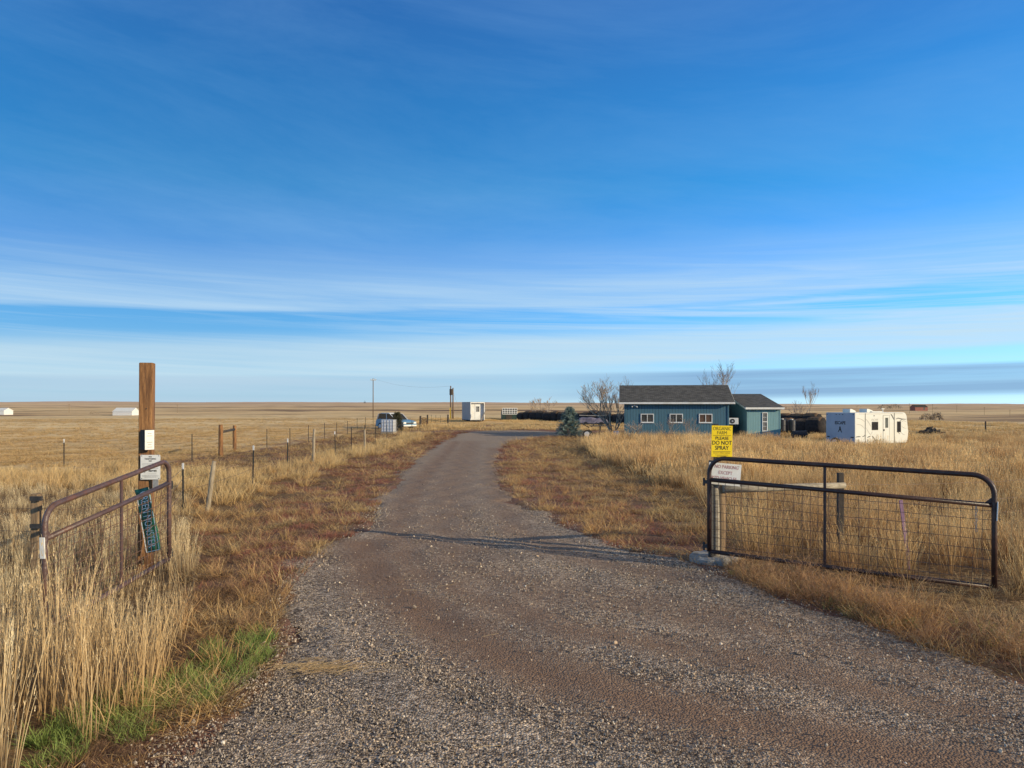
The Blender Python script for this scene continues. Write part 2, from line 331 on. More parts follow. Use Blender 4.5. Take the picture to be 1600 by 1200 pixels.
def road_material():
    m, nt, b = newmat('gravel road'); L = nt.links.new
    ge = N(nt, 'ShaderNodeNewGeometry'); pos = ge.outputs['Position']
    mp = N(nt, 'ShaderNodeMapping'); mp.inputs['Scale'].default_value = (1, 1, .2); L(pos, mp.inputs[0])
    def vor(s):
        v = N(nt, 'ShaderNodeTexVoronoi', i_Scale=s); L(mp.outputs[0], v.inputs['Vector']); return v
    def noise(s, d=6, r=.6):
        n = N(nt, 'ShaderNodeTexNoise', i_Scale=s, i_Detail=d, i_Roughness=r); L(mp.outputs[0], n.inputs['Vector']); return n.outputs['Fac']
    v1 = vor(62); v2 = vor(24)
    s1 = N(nt, 'ShaderNodeSeparateXYZ'); L(v1.outputs['Color'], s1.inputs[0])
    s2 = N(nt, 'ShaderNodeSeparateXYZ'); L(v2.outputs['Color'], s2.inputs[0])
    peb = ramp(nt, [(0, (.06, .043, .032)), (.3, (.225, .18, .14)), (.6, (.43, .355, .285)), (.88, (.68, .575, .46)), (1, (.86, .76, .62))]); L(s1.outputs[0], peb.inputs[0])
    big = ramp(nt, [(0, (.6, .6, .6)), (1, (1.25, 1.2, 1.15))]); L(s2.outputs[0], big.inputs[0])
    mx = N(nt, 'ShaderNodeMix', data_type='RGBA', blend_type='MULTIPLY'); mx.inputs[0].default_value = 1; L(peb.outputs[0], mx.inputs[6]); L(big.outputs[0], mx.inputs[7])
    # large soft variation
    lv = ramp(nt, [(.35, (.72, .70, .70)), (.62, (1.22, 1.17, 1.12))]); L(noise(.8, 7, .65), lv.inputs[0])
    m2 = N(nt, 'ShaderNodeMix', data_type='RGBA', blend_type='MULTIPLY'); m2.inputs[0].default_value = 1; L(mx.outputs[2], m2.inputs[6]); L(lv.outputs[0], m2.inputs[7])
    # tyre tracks
    at = N(nt, 'ShaderNodeAttribute', attribute_name='track'); sp = N(nt, 'ShaderNodeSeparateXYZ'); L(at.outputs['Vector'], sp.inputs[0])
    fine = ramp(nt, [(.3, (.13, .075, .048)), (.55, (.30, .19, .125)), (.75, (.46, .315, .21))]); L(noise(34, 9, .75), fine.inputs[0])
    wv = N(nt, 'ShaderNodeMath', operation='SINE'); ml = N(nt, 'ShaderNodeMath', operation='MULTIPLY'); ml.inputs[1].default_value = 70; L(sp.outputs[1], ml.inputs[0])
    nz = N(nt, 'ShaderNodeMath', operation='ADD'); n4 = N(nt, 'ShaderNodeMath', operation='MULTIPLY'); n4.inputs[1].default_value = 26; L(noise(2.2, 4), n4.inputs[0]); L(ml.outputs[0], nz.inputs[0]); L(n4.outputs[0], nz.inputs[1]); L(nz.outputs[0], wv.inputs[0])
    wr = ramp(nt, [(0, (.62, .6, .6)), (.4, (1, 1, 1)), (1, (1.15, 1.15, 1.15))]);
    wm = N(nt, 'ShaderNodeMapRange'); wm.inputs[1].default_value = -1; L(wv.outputs[0], wm.inputs[0]); L(wm.outputs[0], wr.inputs[0])
    tm = N(nt, 'ShaderNodeMix', data_type='RGBA', blend_type='MULTIPLY'); wq = ramp(nt, [(.48, 0), (.66, .9)]); L(noise(1.1, 5, .7), wq.inputs[0]); L(wq.outputs[0], tm.inputs[0]); L(fine.outputs[0], tm.inputs[6]); L(wr.outputs[0], tm.inputs[7])
    tn = N(nt, 'ShaderNodeMath', operation='MULTIPLY'); r3 = ramp(nt, [(.3, .55), (.6, 1)]); L(noise(1.7, 8, .75), r3.inputs[0]); L(r3.outputs[0], tn.inputs[0]); L(sp.outputs[0], tn.inputs[1])
    ln = N(nt, 'ShaderNodeVectorMath', operation='LENGTH'); L(pos, ln.inputs[0]); fm = N(nt, 'ShaderNodeMapRange'); fm.inputs[1].default_value = 11; fm.inputs[2].default_value = 24; fm.inputs[4].default_value = .75; L(ln.outputs['Value'], fm.inputs[0])
    farc = ramp(nt, [(.3, (.2, .145, .105)), (.55, (.38, .29, .215)), (.75, (.56, .44, .33))]); L(noise(26, 9, .75), farc.inputs[0])
    m9 = N(nt, 'ShaderNodeMix', data_type='RGBA'); L(fm.outputs[0], m9.inputs[0]); L(m2.outputs[2], m9.inputs[6]); L(farc.outputs[0], m9.inputs[7])
    m3 = N(nt, 'ShaderNodeMix', data_type='RGBA'); L(tn.outputs[0], m3.inputs[0]); L(m9.outputs[2], m3.inputs[6]); L(tm.outputs[2], m3.inputs[7])
    L(m3.outputs[2], b.inputs['Base Color']); b.inputs['Roughness'].default_value = .9; b.inputs['Specular IOR Level'].default_value = .25
    inv = N(nt, 'ShaderNodeMath', operation='SUBTRACT'); inv.inputs[0].default_value = 1; L(v1.outputs['Distance'], inv.inputs[1])
    bp = N(nt, 'ShaderNodeBump', i_Strength=.9, i_Distance=.018); L(inv.outputs[0], bp.inputs['Height'])
    b2 = N(nt, 'ShaderNodeBump', i_Strength=.5, i_Distance=.05); L(noise(7, 8, .7), b2.inputs['Height']); L(bp.outputs[0], b2.inputs['Normal'])
    L(b2.outputs[0], b.inputs['Normal'])
    return m

# ------------------------------------------------------------------ road outline
LE = [G(*p) for p in [(200, 1200), (330, 1105), (395, 1030), (415, 960), (445, 900), (505, 855), (556, 828), (567, 800), (600, 762), (640, 722), (676, 697), (703, 684)]]
RE = [G(*p) for p in [(1600, 1065), (1400, 985), (1150, 900), (1085, 874), (965, 852), (862, 806), (796, 766), (785, 730), (783, 704), (800, 690)]]
lY = [-14, 0, 3.2] + [p[1] for p in LE] + [63, 68, 72]; lX = [-30, -9, -2.7] + [p[0] for p in LE] + [-4.5, -3.5, -2]
rY = [-14, 0, 3.0, 4.4] + [p[1] for p in RE] + [58, 61, 66, 72]; rX = [40, 30, 13, 6.3] + [p[0] for p in RE] + [2.5, 6.0, 5, -1]
def xl(y): return np.interp(y, lY, lX)
def xr(y): return np.interp(y, rY, rX)

TR = [[(566, 850), (590, 905), (640, 945), (700, 985), (805, 1038), (940, 1078), (1150, 1130), (1500, 1200)],
      [(735, 690), (700, 760), (690, 830), (720, 890), (840, 925), (1000, 948), (1200, 985), (1500, 1060)],
      [(770, 700), (775, 760), (800, 830), (900, 872), (1060, 905)],
      [(712, 690), (650, 760), (615, 830), (640, 890), (730, 930), (900, 985), (1100, 1020), (1500, 1110)]]
TW = [(.5, 1.15), (.75, .7), (.45, .7), (.42, .9)]
TRP = [np.array([G(*p) for p in t]) for t in TR]
def track(x, y):
    w = np.zeros_like(x); sd = np.zeros_like(x); best = np.full_like(x, 1e9)
    for P, (wd, st) in zip(TRP, TW):
        d = np.full_like(x, 1e9); sg = np.zeros_like(x)
        for a, c in zip(P[:-1], P[1:]):
            e = c - a; t = np.clip(((x - a[0]) * e[0] + (y - a[1]) * e[1]) / (e @ e), 0, 1)
            dx = x - a[0] - t * e[0]; dy = y - a[1] - t * e[1]; q = np.hypot(dx, dy)
            cr = (e[0] * dy - e[1] * dx) / np.linalg.norm(e)
            sg = np.where(q < d, cr, sg); d = np.minimum(d, q)
        w = np.maximum(w, st * np.exp(-(d / wd) ** 2)); sd = np.where(d < best, sg, sd); best = np.minimum(best, d)
    return w, sd

def poly_px(pts): return np.array([G(*p) for p in pts])
def inside(P, x, y):
    r = np.zeros(x.shape, bool); n = len(P); j = n - 1
    for i in range(n):
        xi, yi = P[i]; xj, yj = P[j]
        c = ((yi > y) != (yj > y)) & (x < (xj - xi) * (y - yi) / (yj - yi + 1e-12) + xi)
        r ^= c; j = i
    return r
TALL_L = poly_px([(90, 1205), (235, 1095), (285, 1010), (300, 905), (300, 800), (285, 768), (200, 745)]).tolist() + [[-14, 21], [-16, 2], [-2.6, 3.2]]
TALL_R = poly_px([(1170, 872), (1128, 835), (1095, 790), (1060, 768), (985, 741), (935, 718), (905, 696), (925, 686)]).tolist() + [[7.5, 58], [16, 62], [60, 70], [60, 8]] + poly_px([(1600, 1000), (1430, 945), (1290, 900)]).tolist()
TALL_L = np.array(TALL_L); TALL_R = np.array(TALL_R)

# ------------------------------------------------------------------ ground mesh
def grid_obj(name, XX, YY, ZZ, mat, wrap=False):
    n, m_ = XX.shape
    v = np.stack([XX.ravel(), YY.ravel(), ZZ.ravel()], 1)
    idx = np.arange(n * m_).reshape(n, m_)
    if wrap: idx = np.concatenate([idx, idx[:, :1]], 1)
    f = np.stack([idx[:-1, :-1].ravel(), idx[:-1, 1:].ravel(), idx[1:, 1:].ravel(), idx[1:, :-1].ravel()], 1)
    me = bpy.data.meshes.new(name)
    me.vertices.add(len(v)); me.vertices.foreach_set('co', v.ravel())
    me.loops.add(f.size); me.loops.foreach_set('vertex_index', f.ravel())
    me.polygons.add(len(f)); me.polygons.foreach_set('loop_start', np.arange(0, f.size, 4)); me.polygons.foreach_set('loop_total', np.full(len(f), 4))
    me.update(); me.validate()
    me.polygons.foreach_set('use_smooth', [True] * len(f))
    me.materials.append(mat)
    o = bpy.data.objects.new(name, me); col.objects.link(o)
    return o
def vattr(o, name, arr):
    a = o.data.attributes.new(name, 'FLOAT_VECTOR', 'POINT'); a.data.foreach_set('vector', np.ascontiguousarray(arr, dtype=np.float32).ravel())

ang = np.concatenate([np.arange(-48, 48, .3), np.arange(48, 312, 4)]) * pi / 180
rad = np.concatenate([[.3, 1, 1.8, 2.6], np.geomspace(3.2, 9000, 560)])
AA, RR = np.meshgrid(-ang, rad)
GX = -np.sin(AA) * RR; GY = np.cos(AA) * RR
GZ = terrain(GX, GY)
below = (GX > xl(GY) + .25) & (GX < xr(GY) - .25) & (GY < 66)
GZ2 = GZ - .03 * below
ground = grid_obj('ground', GX, GY, GZ2, ground_material(), wrap=True)
tag(ground, 'dry tan prairie pasture running to the flat horizon', None, None, 'structure')
gx, gy = GX.ravel(), GY.ravel()
dl = xl(gy) - gx; drr = gx - xr(gy); dd = np.maximum(dl, drr)
red = sm(dd, 5.5, .2) * .8 + .25 * sm(gy, 60, 70) * (gy < 90)
red = np.maximum(red, (np.abs(gx + 9) < 7) * sm(gy, 18, 26) * (gy < 75) * .65)
red = np.where((gy > 95) | (gy < -20), 0, red)
red = np.where(inside(TALL_R, gx, gy), .1, red); red = np.where(inside(TALL_L, gx, gy), .1, red)
red = np.where((gy > 55) & (gy < 72) & (np.abs(gx - 1) < 13), 1, red)
th = ((np.abs(gy) < 75) & (gx > -13.5)) * sm(85 - gy, 0, 20)
th = np.where(gx < -13.5, sm(24 - gy, 0, 6), th)
vattr(ground, 'zone', np.stack([red, 0 * red, th], 1))

ys = np.concatenate([np.arange(-14, 3, .5), np.arange(3, 14, .05), np.geomspace(14, 71.9, 260)])
tt = np.linspace(0, 1, 110)
TT, YY = np.meshgrid(tt, ys)
e1 = xl(YY) + .13 * wob(YY, 0 * YY, 1.1, 11) + .06 * wob(YY, 0 * YY, .33, 12) + .22 * wob(YY, 0 * YY, 5, 15)
e2 = xr(YY) + .13 * wob(YY, 0 * YY, 1.0, 13) + .06 * wob(YY, 0 * YY, .31, 14) + .22 * wob(YY, 0 * YY, 4.4, 16)
e2 = np.maximum(e2, e1 + .1)
RX = e1 + (e2 - e1) * TT
edge = sm(np.minimum(TT, 1 - TT) * (e2 - e1), 0, .35)
tw, ts = track(RX, YY)
RZ_ = terrain(RX, YY) - .02 + .035 * edge + .008 * wob(RX, YY, .9, 21) * edge - .012 * tw
road = grid_obj('gravel_road', RX, YY, RZ_, road_material())
tag(road, 'wide grey brown gravel driveway with curving tyre tracks', None, None, 'structure')
vattr(road, 'track', np.stack([tw.ravel(), ts.ravel(), 0 * tw.ravel()], 1))

# ------------------------------------------------------------------ scatter
def point_stuff(name, label, variants, x, y, scale, tilt=.0, cat=None, dz=0.0, rot=None):
    """one object: many instances of the variant meshes on real ground points"""
    c = bpy.data.collections.new(name + '_kinds')
    for v in variants: c.objects.link(v)
    n = len(x)
    z = terrain(x, y) + dz
    me = bpy.data.meshes.new(name); me.vertices.add(n)
    me.vertices.foreach_set('co', np.stack([x, y, z], 1).astype(np.float32).ravel())
    a = me.attributes.new('rot', 'FLOAT_VECTOR', 'POINT')
    if rot is None: rot = np.stack([rng.normal(0, tilt, n), rng.normal(0, tilt, n), rng.uniform(0, 2 * pi, n)], 1)
    a.data.foreach_set('vector', rot.astype(np.float32).ravel())
    a = me.attributes.new('scl', 'FLOAT_VECTOR', 'POINT')
    if scale.ndim == 1: scale = np.stack([scale] * 3, 1)
    a.data.foreach_set('vector', scale.astype(np.float32).ravel())
    a = me.attributes.new('vid', 'INT', 'POINT'); a.data.foreach_set('value', rng.integers(0, len(variants), n).astype(np.int32))
    o = bpy.data.objects.new(name, me); col.objects.link(o)
    ng = bpy.data.node_groups.new(name, 'GeometryNodeTree')
    ng.interface.new_socket('Geometry', in_out='INPUT', socket_type='NodeSocketGeometry')
    ng.interface.new_socket('Geometry', in_out='OUTPUT', socket_type='NodeSocketGeometry')
    gi = ng.nodes.new('NodeGroupInput'); go = ng.nodes.new('NodeGroupOutput')
    ci = ng.nodes.new('GeometryNodeCollectionInfo'); ci.inputs[0].default_value = c; ci.inputs[1].default_value = True; ci.inputs[2].default_value = True
    ip = ng.nodes.new('GeometryNodeInstanceOnPoints'); ip.inputs['Pick Instance'].default_value = True
    def A(nm, t):
        q = ng.nodes.new('GeometryNodeInputNamedAttribute'); q.data_type = t; q.inputs[0].default_value = nm
        return [s for s in q.outputs if s.enabled][0]
    Lk = ng.links.new
    Lk(gi.outputs[0], ip.inputs['Points']); Lk(ci.outputs[0], ip.inputs['Instance'])
    Lk(A('rot', 'FLOAT_VECTOR'), ip.inputs['Rotation']); Lk(A('scl', 'FLOAT_VECTOR'), ip.inputs['Scale']); Lk(A('vid', 'INT'), ip.inputs['Instance Index'])
    Lk(ip.outputs[0], go.inputs[0])
    md = o.modifiers.new('scatter', 'NODES'); md.node_group = ng
    return tag(o, label, cat, None, 'stuff')

def tuft(name, mat, n, h, spread, width, lean=.25, curl=.3, seg=4, seed=0, hvar=.35, head=0, flat=0):
    r = random.Random(seed); V = []; F = []; A = []
    for i in range(n):
        a = r.uniform(0, 2 * pi); d = spread * math.sqrt(r.random())
        p = Vector((cos(a) * d, sin(a) * d, -.02)); hh = h * (1 - hvar * r.random())
        la = r.uniform(0, 2 * pi) if r.random() < .5 else a + r.gauss(0, .5)
        ln = abs(r.gauss(0, lean)) + flat; dirv = Vector((cos(la) * ln, sin(la) * ln, 1)).normalized()
        cv = curl * r.uniform(.2, 1.2); wa = r.uniform(0, pi); wv = Vector((cos(wa), sin(wa), 0)); w = width * r.uniform(.6, 1.3); rd = r.random()
        n0 = len(V); pts = []
        for k in range(seg + 1):
            t = k / seg; q = p + dirv * hh * t + Vector((cos(la), sin(la), -.5 * t)) * (cv * hh * t * t * .5)
            ww = w * (1 - t) ** .7 if not head else w * (1 - .55 * t)
            if head and t > .99: ww = w * .2
            if k == seg and not head:
                V.append(q); A.append((rd, t, 0))
            else:
                V += [q - wv * ww / 2, q + wv * ww / 2]; A += [(rd, t, 0)] * 2
        for k in range(seg):
            b0 = n0 + 2 * k
            if k == seg - 1 and not head: F.append((b0, b0 + 1, b0 + 2))
            else: F.append((b0, b0 + 1, b0 + 3, b0 + 2))
        if head:  # feathery seed head: short blades round the tip
            top = q; dd_ = (V[-1] - V[-3]).normalized() if len(V) > 3 else dirv
            for e in range(head):
                s0 = top - dirv * r.uniform(0, .16) * hh; an = r.uniform(0, 2 * pi)
                e1 = s0 + (dirv * .8 + Vector((cos(an), sin(an), 0)) * .35) * hh * .05
                sd = Vector((-sin(an), cos(an), 0)) * w * .45
                m0 = len(V); V += [s0 - sd, s0 + sd, e1]; A += [(rd, 1, 0)] * 3; F.append((m0, m0 + 1, m0 + 2))
    me = bpy.data.meshes.new(name); me.from_pydata(V, [], F); me.materials.append(mat)
    at = me.attributes.new('bl', 'FLOAT_VECTOR', 'POINT'); at.data.foreach_set('vector', np.array(A, dtype=np.float32).ravel())
    return bpy.data.objects.new(name, me)

def rand_in(x0, x1, y0, y1, dens):
    n = int((x1 - x0) * (y1 - y0) * dens)
    return rng.uniform(x0, x1, n), rng.uniform(y0, y1, n)
def vis(x, y, m=1.5):   # what the camera and a step aside can see
    return (y > 2.5) & (np.abs(x) < .70 * y + m + 1)
def offroad(x, y, pad=0.0):
    return ~((x > xl(y) - pad) & (x < xr(y) + pad) & (y < 70))
HX0, HX1, HY0, HY1 = 7.9, 19.6, 53.6, 62
def clear(x, y):
    k = ~((x > HX0) & (x < HX1) & (y > 54) & (y < HY1)) 
    return k

# tall dry grass, foreground left
x, y = rand_in(-14, -1.5, 2.6, 22, 34)
k = inside(TALL_L, x, y) & vis(x, y) & (wob(x, y, .8, 31) > -.6) & (wob(x, y, .35, 46) > -.75); x, y = x[k], y[k]
near = y < 11.5
# leave it thinner behind the front bank so the gate shows
th_ = (rng.random(len(x)) < np.where(y < 6.2, 1, np.where(y < 9.6, .55, .5)))
x, y = x[th_], y[th_]
h = np.interp(y, [0, 5.7, 6.3, 9.3, 10, 12, 13.5, 40], [.92, .92, .42, .40, .60, .55, .30, .34]) * (1 + .14 * wob(x, y, 1.3, 32)) * rng.uniform(.75, 1.15, len(x))
# shorter along the fringe beside the gravel
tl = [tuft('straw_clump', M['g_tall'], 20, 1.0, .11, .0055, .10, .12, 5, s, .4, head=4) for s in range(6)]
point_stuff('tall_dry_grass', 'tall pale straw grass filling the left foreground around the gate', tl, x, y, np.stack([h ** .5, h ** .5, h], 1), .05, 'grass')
# right field
X_, Y_ = [], []
for (y0, y1, dn) in ((5, 12, 30), (12, 22, 17), (22, 40, 8), (40, 72, 4.2)):
    a, b_ = rand_in(0, .72 * y1 + 4, y0, y1, dn); X_.append(a); Y_.append(b_)
x = np.concatenate(X_); y = np.concatenate(Y_)
k = inside(TALL_R, x, y) & vis(x, y) & clear(x, y) & (wob(x, y, 1.7, 33) > -.65) & ((y > 20) | (wob(x, y, 1.1, 45) > -.6)); x, y = x[k], y[k]
h = .66 * (1 + .3 * wob(x, y, 3, 34) + .15 * wob(x, y, .9, 44)) * rng.uniform(.6, 1.2, len(x)); h = np.maximum(h, .12)
gq = y - (9.85 + (x - 2.53) * (8.2 - 9.85) / (5.15 - 2.53)); h = np.where((gq < .1) & (x < 5.3), h * .42, h); h = np.where((gq < .1) & (x >= 5.3), h * .75, h)
cw = np.exp(-(((x - 23.5) / 7) ** 2 + ((y - 47.5) / 6) ** 2)); h = h * (1 - .62 * cw); lod = y > 20
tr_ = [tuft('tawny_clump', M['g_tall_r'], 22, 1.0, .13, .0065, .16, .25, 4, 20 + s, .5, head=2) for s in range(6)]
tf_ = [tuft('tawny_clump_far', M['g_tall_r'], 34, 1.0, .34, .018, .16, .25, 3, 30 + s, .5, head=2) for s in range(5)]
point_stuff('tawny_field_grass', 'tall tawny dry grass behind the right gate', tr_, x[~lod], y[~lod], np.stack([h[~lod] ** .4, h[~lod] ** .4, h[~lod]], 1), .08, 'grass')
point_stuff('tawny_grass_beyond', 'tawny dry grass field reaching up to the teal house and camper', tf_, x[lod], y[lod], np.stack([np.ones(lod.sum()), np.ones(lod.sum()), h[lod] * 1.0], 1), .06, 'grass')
# golden tall strips beyond: in front of trailer and bales, along the fence, far right ridge
x, y = rand_in(-16, 60, 64, 128, 2.6)
k = vis(x, y) & ((y > 66) | (x > 16)) & ~((np.abs(x - 2) < 12) & (y < 70)) & (wob(x, y, 6, 35) > -.55)
k &= ~((x > 12) & (x < 30) & (y < 66)) & clear(x, y) & (x > -9.5 - .08 * (y - 60))
x, y = x[k], y[k]
h = .32 * (1 + .35 * wob(x, y, 7, 36)) * rng.uniform(.6, 1.2, len(x)); h = np.where((y > 86) & (y < 103) & (np.abs(x + 4.5) < 4), h * .35, h)
ff = [tuft('gold_clump', M['g_past'], 26, 1.0, .55, .035, .2, .3, 2, 50 + s, .5) for s in range(5)]
point_stuff('golden_grass_beyond', 'golden grass strip in front of the box trailer and bales', ff, x, y, np.stack([np.ones(len(x)), np.ones(len(x)), h], 1), .06, 'grass')
# fence line clumps, left
x, y = rand_in(-9.2, -5.4, 14, 62, 12)
k = (wob(x, y, 2.2, 37) > .05) & (np.abs(x + 6.9 + .01 * y) < 1.1 + .3 * wob(y, 0 * y, 4, 38)); x, y = x[k], y[k]
h = .5 * (1 + .3 * wob(x, y, 2, 39)) * rng.uniform(.5, 1.2, len(x))
fl = [tuft('fence_clump', M['g_past'], 24, 1.0, .16, .012, .22, .35, 3, 60 + s, .5) for s in range(5)]
# strip of tall grass this side of the pasture (left)
x2, y2 = rand_in(-26, -8, 18.5, 27, 14); k = (y2 > 19.5 + .8 * wob(x2, y2, 4, 40)) & (y2 < 24.6) & vis(x2, y2); x2, y2 = x2[k], y2[k]
h2 = .5 * rng.uniform(.6, 1.2, len(x2)) * (1 + .3 * wob(x2, y2, 3, 41))
x, y, h = np.concatenate([x, x2]), np.concatenate([y, y2]), np.concatenate([h, h2])
point_stuff('fence_line_grass', 'golden grass clumps along the wire fences left of the driveway', fl, x, y, np.stack([np.ones(len(x)), np.ones(len(x)), h], 1), .08, 'grass')
# pasture stubble
x, y = [], []
for (y0, y1, dn) in ((20, 40, 9), (40, 75, 3.2), (75, 130, 1.1)):
    a, b_ = rand_in(-.72 * y1 - 3, -9, y0, y1, dn); x.append(a); y.append(b_)
x = np.concatenate(x); y = np.concatenate(y); k = vis(x, y) & (y > 22) & (wob(x, y, 5, 42) > -.6) & ((x < -13.5) | (y > 55)); x, y = x[k], y[k]
st_ = [tuft('stubble_clump', M['g_past'], 26, 1.0, .32, .02, .5, .5, 2, 70 + s, .5) for s in range(5)]
h = .15 * rng.uniform(.6, 1.5, len(x))
point_stuff('pasture_grass', 'short tan grazed grass of the left pasture', st_, x, y, np.stack([np.ones(len(x)) * 1.0, np.ones(len(x)) * 1.0, h], 1), .1, 'grass')

# verges: mats of short golden, dark, and red weeds between gravel and tall grass
def verge_pts(y0, y1, dens, seed, thr, smode):
    w = .7 * y1 + 3
    x, y = rand_in(-w, min(w, 14), y0, y1, dens)
    dl_ = xl(y) - x; dr_ = x - xr(y); d = np.maximum(dl_, dr_)
    k = (d > -.12) & vis(x, y) & ~inside(TALL_R, x, y) & ~inside(TALL_L, x, y) & (x > -13.2) & clear(x, y)
    k &= ~((y > 55) & (y < 64.5) & (x > 5) & (x < 8)) 
    nz_ = wob(x, y, smode, seed) + .5 * wob(x, y, smode * .4, seed + 1)
    k &= nz_ > thr
    return x[k], y[k], d[k]
bands_ = ((3, 9, 60), (9, 16, 34), (16, 30, 15), (30, 66, 5))
def gather(thr, smode, seed, f=1.0):
    out = [verge_pts(a, b, c * f, seed, thr, smode) for a, b, c in bands_]
    return [np.concatenate([o[i] for o in out]) for i in range(3)]
x, y, d = gather(-.15, 1.6, 51, 1.0)
k = rng.random(len(x)) < np.clip(.30 + .7 * (x > 0) + .2 * sm(d, 0, 2), 0, 1); x, y = x[k], y[k]
s = rng.uniform(.6, 1.4, len(x)); fars = 1 + sm(y, 14, 50) * 1.3
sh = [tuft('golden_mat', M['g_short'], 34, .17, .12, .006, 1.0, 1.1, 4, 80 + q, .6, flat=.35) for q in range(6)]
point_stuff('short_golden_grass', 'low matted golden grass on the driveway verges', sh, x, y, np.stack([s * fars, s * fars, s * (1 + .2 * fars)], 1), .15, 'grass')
x, y, d = gather(.0, 1.3, 61, .9); k = (x < 0) | (rng.random(len(x)) < .45); x, y, d = x[k], y[k], d[k]
dk = [tuft('dark_mat', M['g_dark'], 34, .17, .12, .006, .8, 1.1, 4, 90 + q, .5, flat=.2) for q in range(6)]
s = rng.uniform(.6, 1.4, len(x)); fars = 1 + sm(y, 14, 50) * 1.3
point_stuff('dark_matted_weeds', 'dark brown matted weeds between the fence and the gravel', dk, x, y, np.stack([s * fars, s * fars, s], 1), .15, 'weeds')
x, y, d = gather(-.2, 1.9, 71, 1.2)
k = (rng.random(len(x)) < np.clip(1.25 - d / 3.2, .12, 1) * np.where(x > 0, .6, 1)) & (y > 8.5 + (x > 0) * 2); x, y = x[k], y[k]
rd_ = [tuft('red_mat', M['g_red'], 46, .12, .13, .008, .9, .8, 3, 100 + q, .6, flat=.2) for q in range(6)]
s = rng.uniform(.6, 1.5, len(x)); fars = 1 + sm(y, 14, 50) * 1.6
point_stuff('red_brown_weeds', 'low red brown weeds edging the gravel', rd_, x, y, np.stack([s * fars, s * fars, s], 1), .1, 'weeds')
# flattened pale straw in patches
x, y, d = gather(.58, 1.6, 171, 1.4)
pm = [tuft('straw_mat', M['g_past'], 40, .2, .14, .006, 1.3, 1.0, 4, 180 + q, .6, flat=.6) for q in range(6)]
s = rng.uniform(.7, 1.5, len(x)); fars = 1 + sm(y, 14, 50) * 1.3
point_stuff('flattened_straw', 'pale gold flattened straw patches scattered over both verges', pm, x, y, np.stack([s * fars, s * fars, s * (1 + .3 * (fars - 1))], 1), .2, 'grass')
# standing tan clumps on the verges
x, y, d = gather(.9, 1.1, 81, .22)
cl = [tuft('standing_clump', M['g_short'], 40, .42, .09, .006, .35, .6, 4, 110 + q, .6) for q in range(5)]
s = rng.uniform(.5, 1.1, len(x))
point_stuff('standing_grass_clumps', 'tan standing grass clumps dotted over the verges', cl, x, y, s, .12, 'grass')
# green patch foreground
GP = poly_px([(60, 1215), (240, 1150), (330, 1105), (420, 1045), (440, 1005), (400, 985), (330, 1010), (270, 1050), (150, 1100), (20, 1160)])
x, y = rand_in(-5, 0, 3.4, 8, 420); k = inside(GP, x, y) & (wob(x, y, .5, 91) > -.45) & (x < xl(y) + .15); x, y = x[k], y[k]
gr = [tuft('green_clump', M['g_green'], 16, .17, .05, .0065, .5, .9, 4, 120 + q, .5) for q in range(5)]
point_stuff('green_grass_patch', 'small patch of green grass at the foot of the straw grass', gr, x, y, rng.uniform(.5, 1.15, len(x)), .15, 'grass')
x, y = rand_in(1, 9, 5, 9.5, 60)
eR = np.interp(y, [5.6, 6.3, 7.0, 8.0, 9.2], [5.2, 4.6, 3.75, 3.1, 2.6]); k = (np.abs(x - eR) < .5) & (x > xr(y) - .1) & (wob(x, y, .9, 93) > -.1) & (y > 4.8); x, y = x[k], y[k]
point_stuff('green_verge_grass', 'dark green grass under the dry weeds below the right gate', gr, x, y, rng.uniform(.5, 1.1, len(x)), .2, 'grass')

# bushy weeds at the foot of the right gate
def bushy(name, seed, n=90, h=.4, rad_=.32):
    r = random.Random(seed); V = []; F = []; A = []
    def strand(p, d, L, w, rd, dep):
        n0 = len(V); sv = Vector((r.uniform(-1, 1), r.uniform(-1, 1), r.uniform(-.3, .3))).normalized() * w / 2; q = p.copy(); dd = d.copy()
        for k in range(4):
            t = k / 3; ww = 1 - .7 * t
            V.extend([q - sv * ww, q + sv * ww]); A.extend([(rd, min(1, .3 + q.z / h * .8), 0)] * 2)
            if k < 3:
                F.append((n0 + 2 * k, n0 + 2 * k + 1, n0 + 2 * k + 3, n0 + 2 * k + 2))
                dd = (dd + Vector((r.gauss(0, .25), r.gauss(0, .25), r.gauss(0, .12)))).normalized(); q = q + dd * L / 3
                if dep and r.random() < .95:
                    for _ in range(2): strand(q, (dd + Vector((r.gauss(0, .7), r.gauss(0, .7), r.gauss(0, .5)))).normalized(), L * .42, w * .8, rd, dep - 1)
    for i in range(n // 6):
        a = r.uniform(0, 2 * pi); e = r.uniform(.25, 1.3)
        strand(Vector((r.gauss(0, .04), r.gauss(0, .04), 0)), Vector((cos(a) * cos(e), sin(a) * cos(e), sin(e))), h * r.uniform(.7, 1.1), .006, r.random(), 2)
    me = bpy.data.meshes.new(name); me.from_pydata(V, [], F); me.materials.append(M['g_fluff'])
    at = me.attributes.new('bl', 'FLOAT_VECTOR', 'POINT'); at.data.foreach_set('vector', np.array(A, dtype=np.float32).ravel())
    return bpy.data.objects.new(name, me)
bs = [bushy('bushy_weed', 130 + q, 150) for q in range(5)]
px_ = [(1178, 905), (1205, 900), (1180, 915), (1232, 905), (1260, 920), (1290, 925), (1310, 940), (1335, 945), (1362, 950), (1385, 965), (1410, 972), (1345, 965), (1300, 950), (1255, 935), (1222, 922), (1440, 985), (1470, 1000), (1510, 1010), (1560, 1030), (1590, 1045), (1200, 925), (1400, 950), (1450, 965),
       (430, 880), (395, 905), (450, 865), (365, 930), (410, 855), (345, 960), (430, 935), (395, 985), (470, 850), (330, 900), (360, 875)]
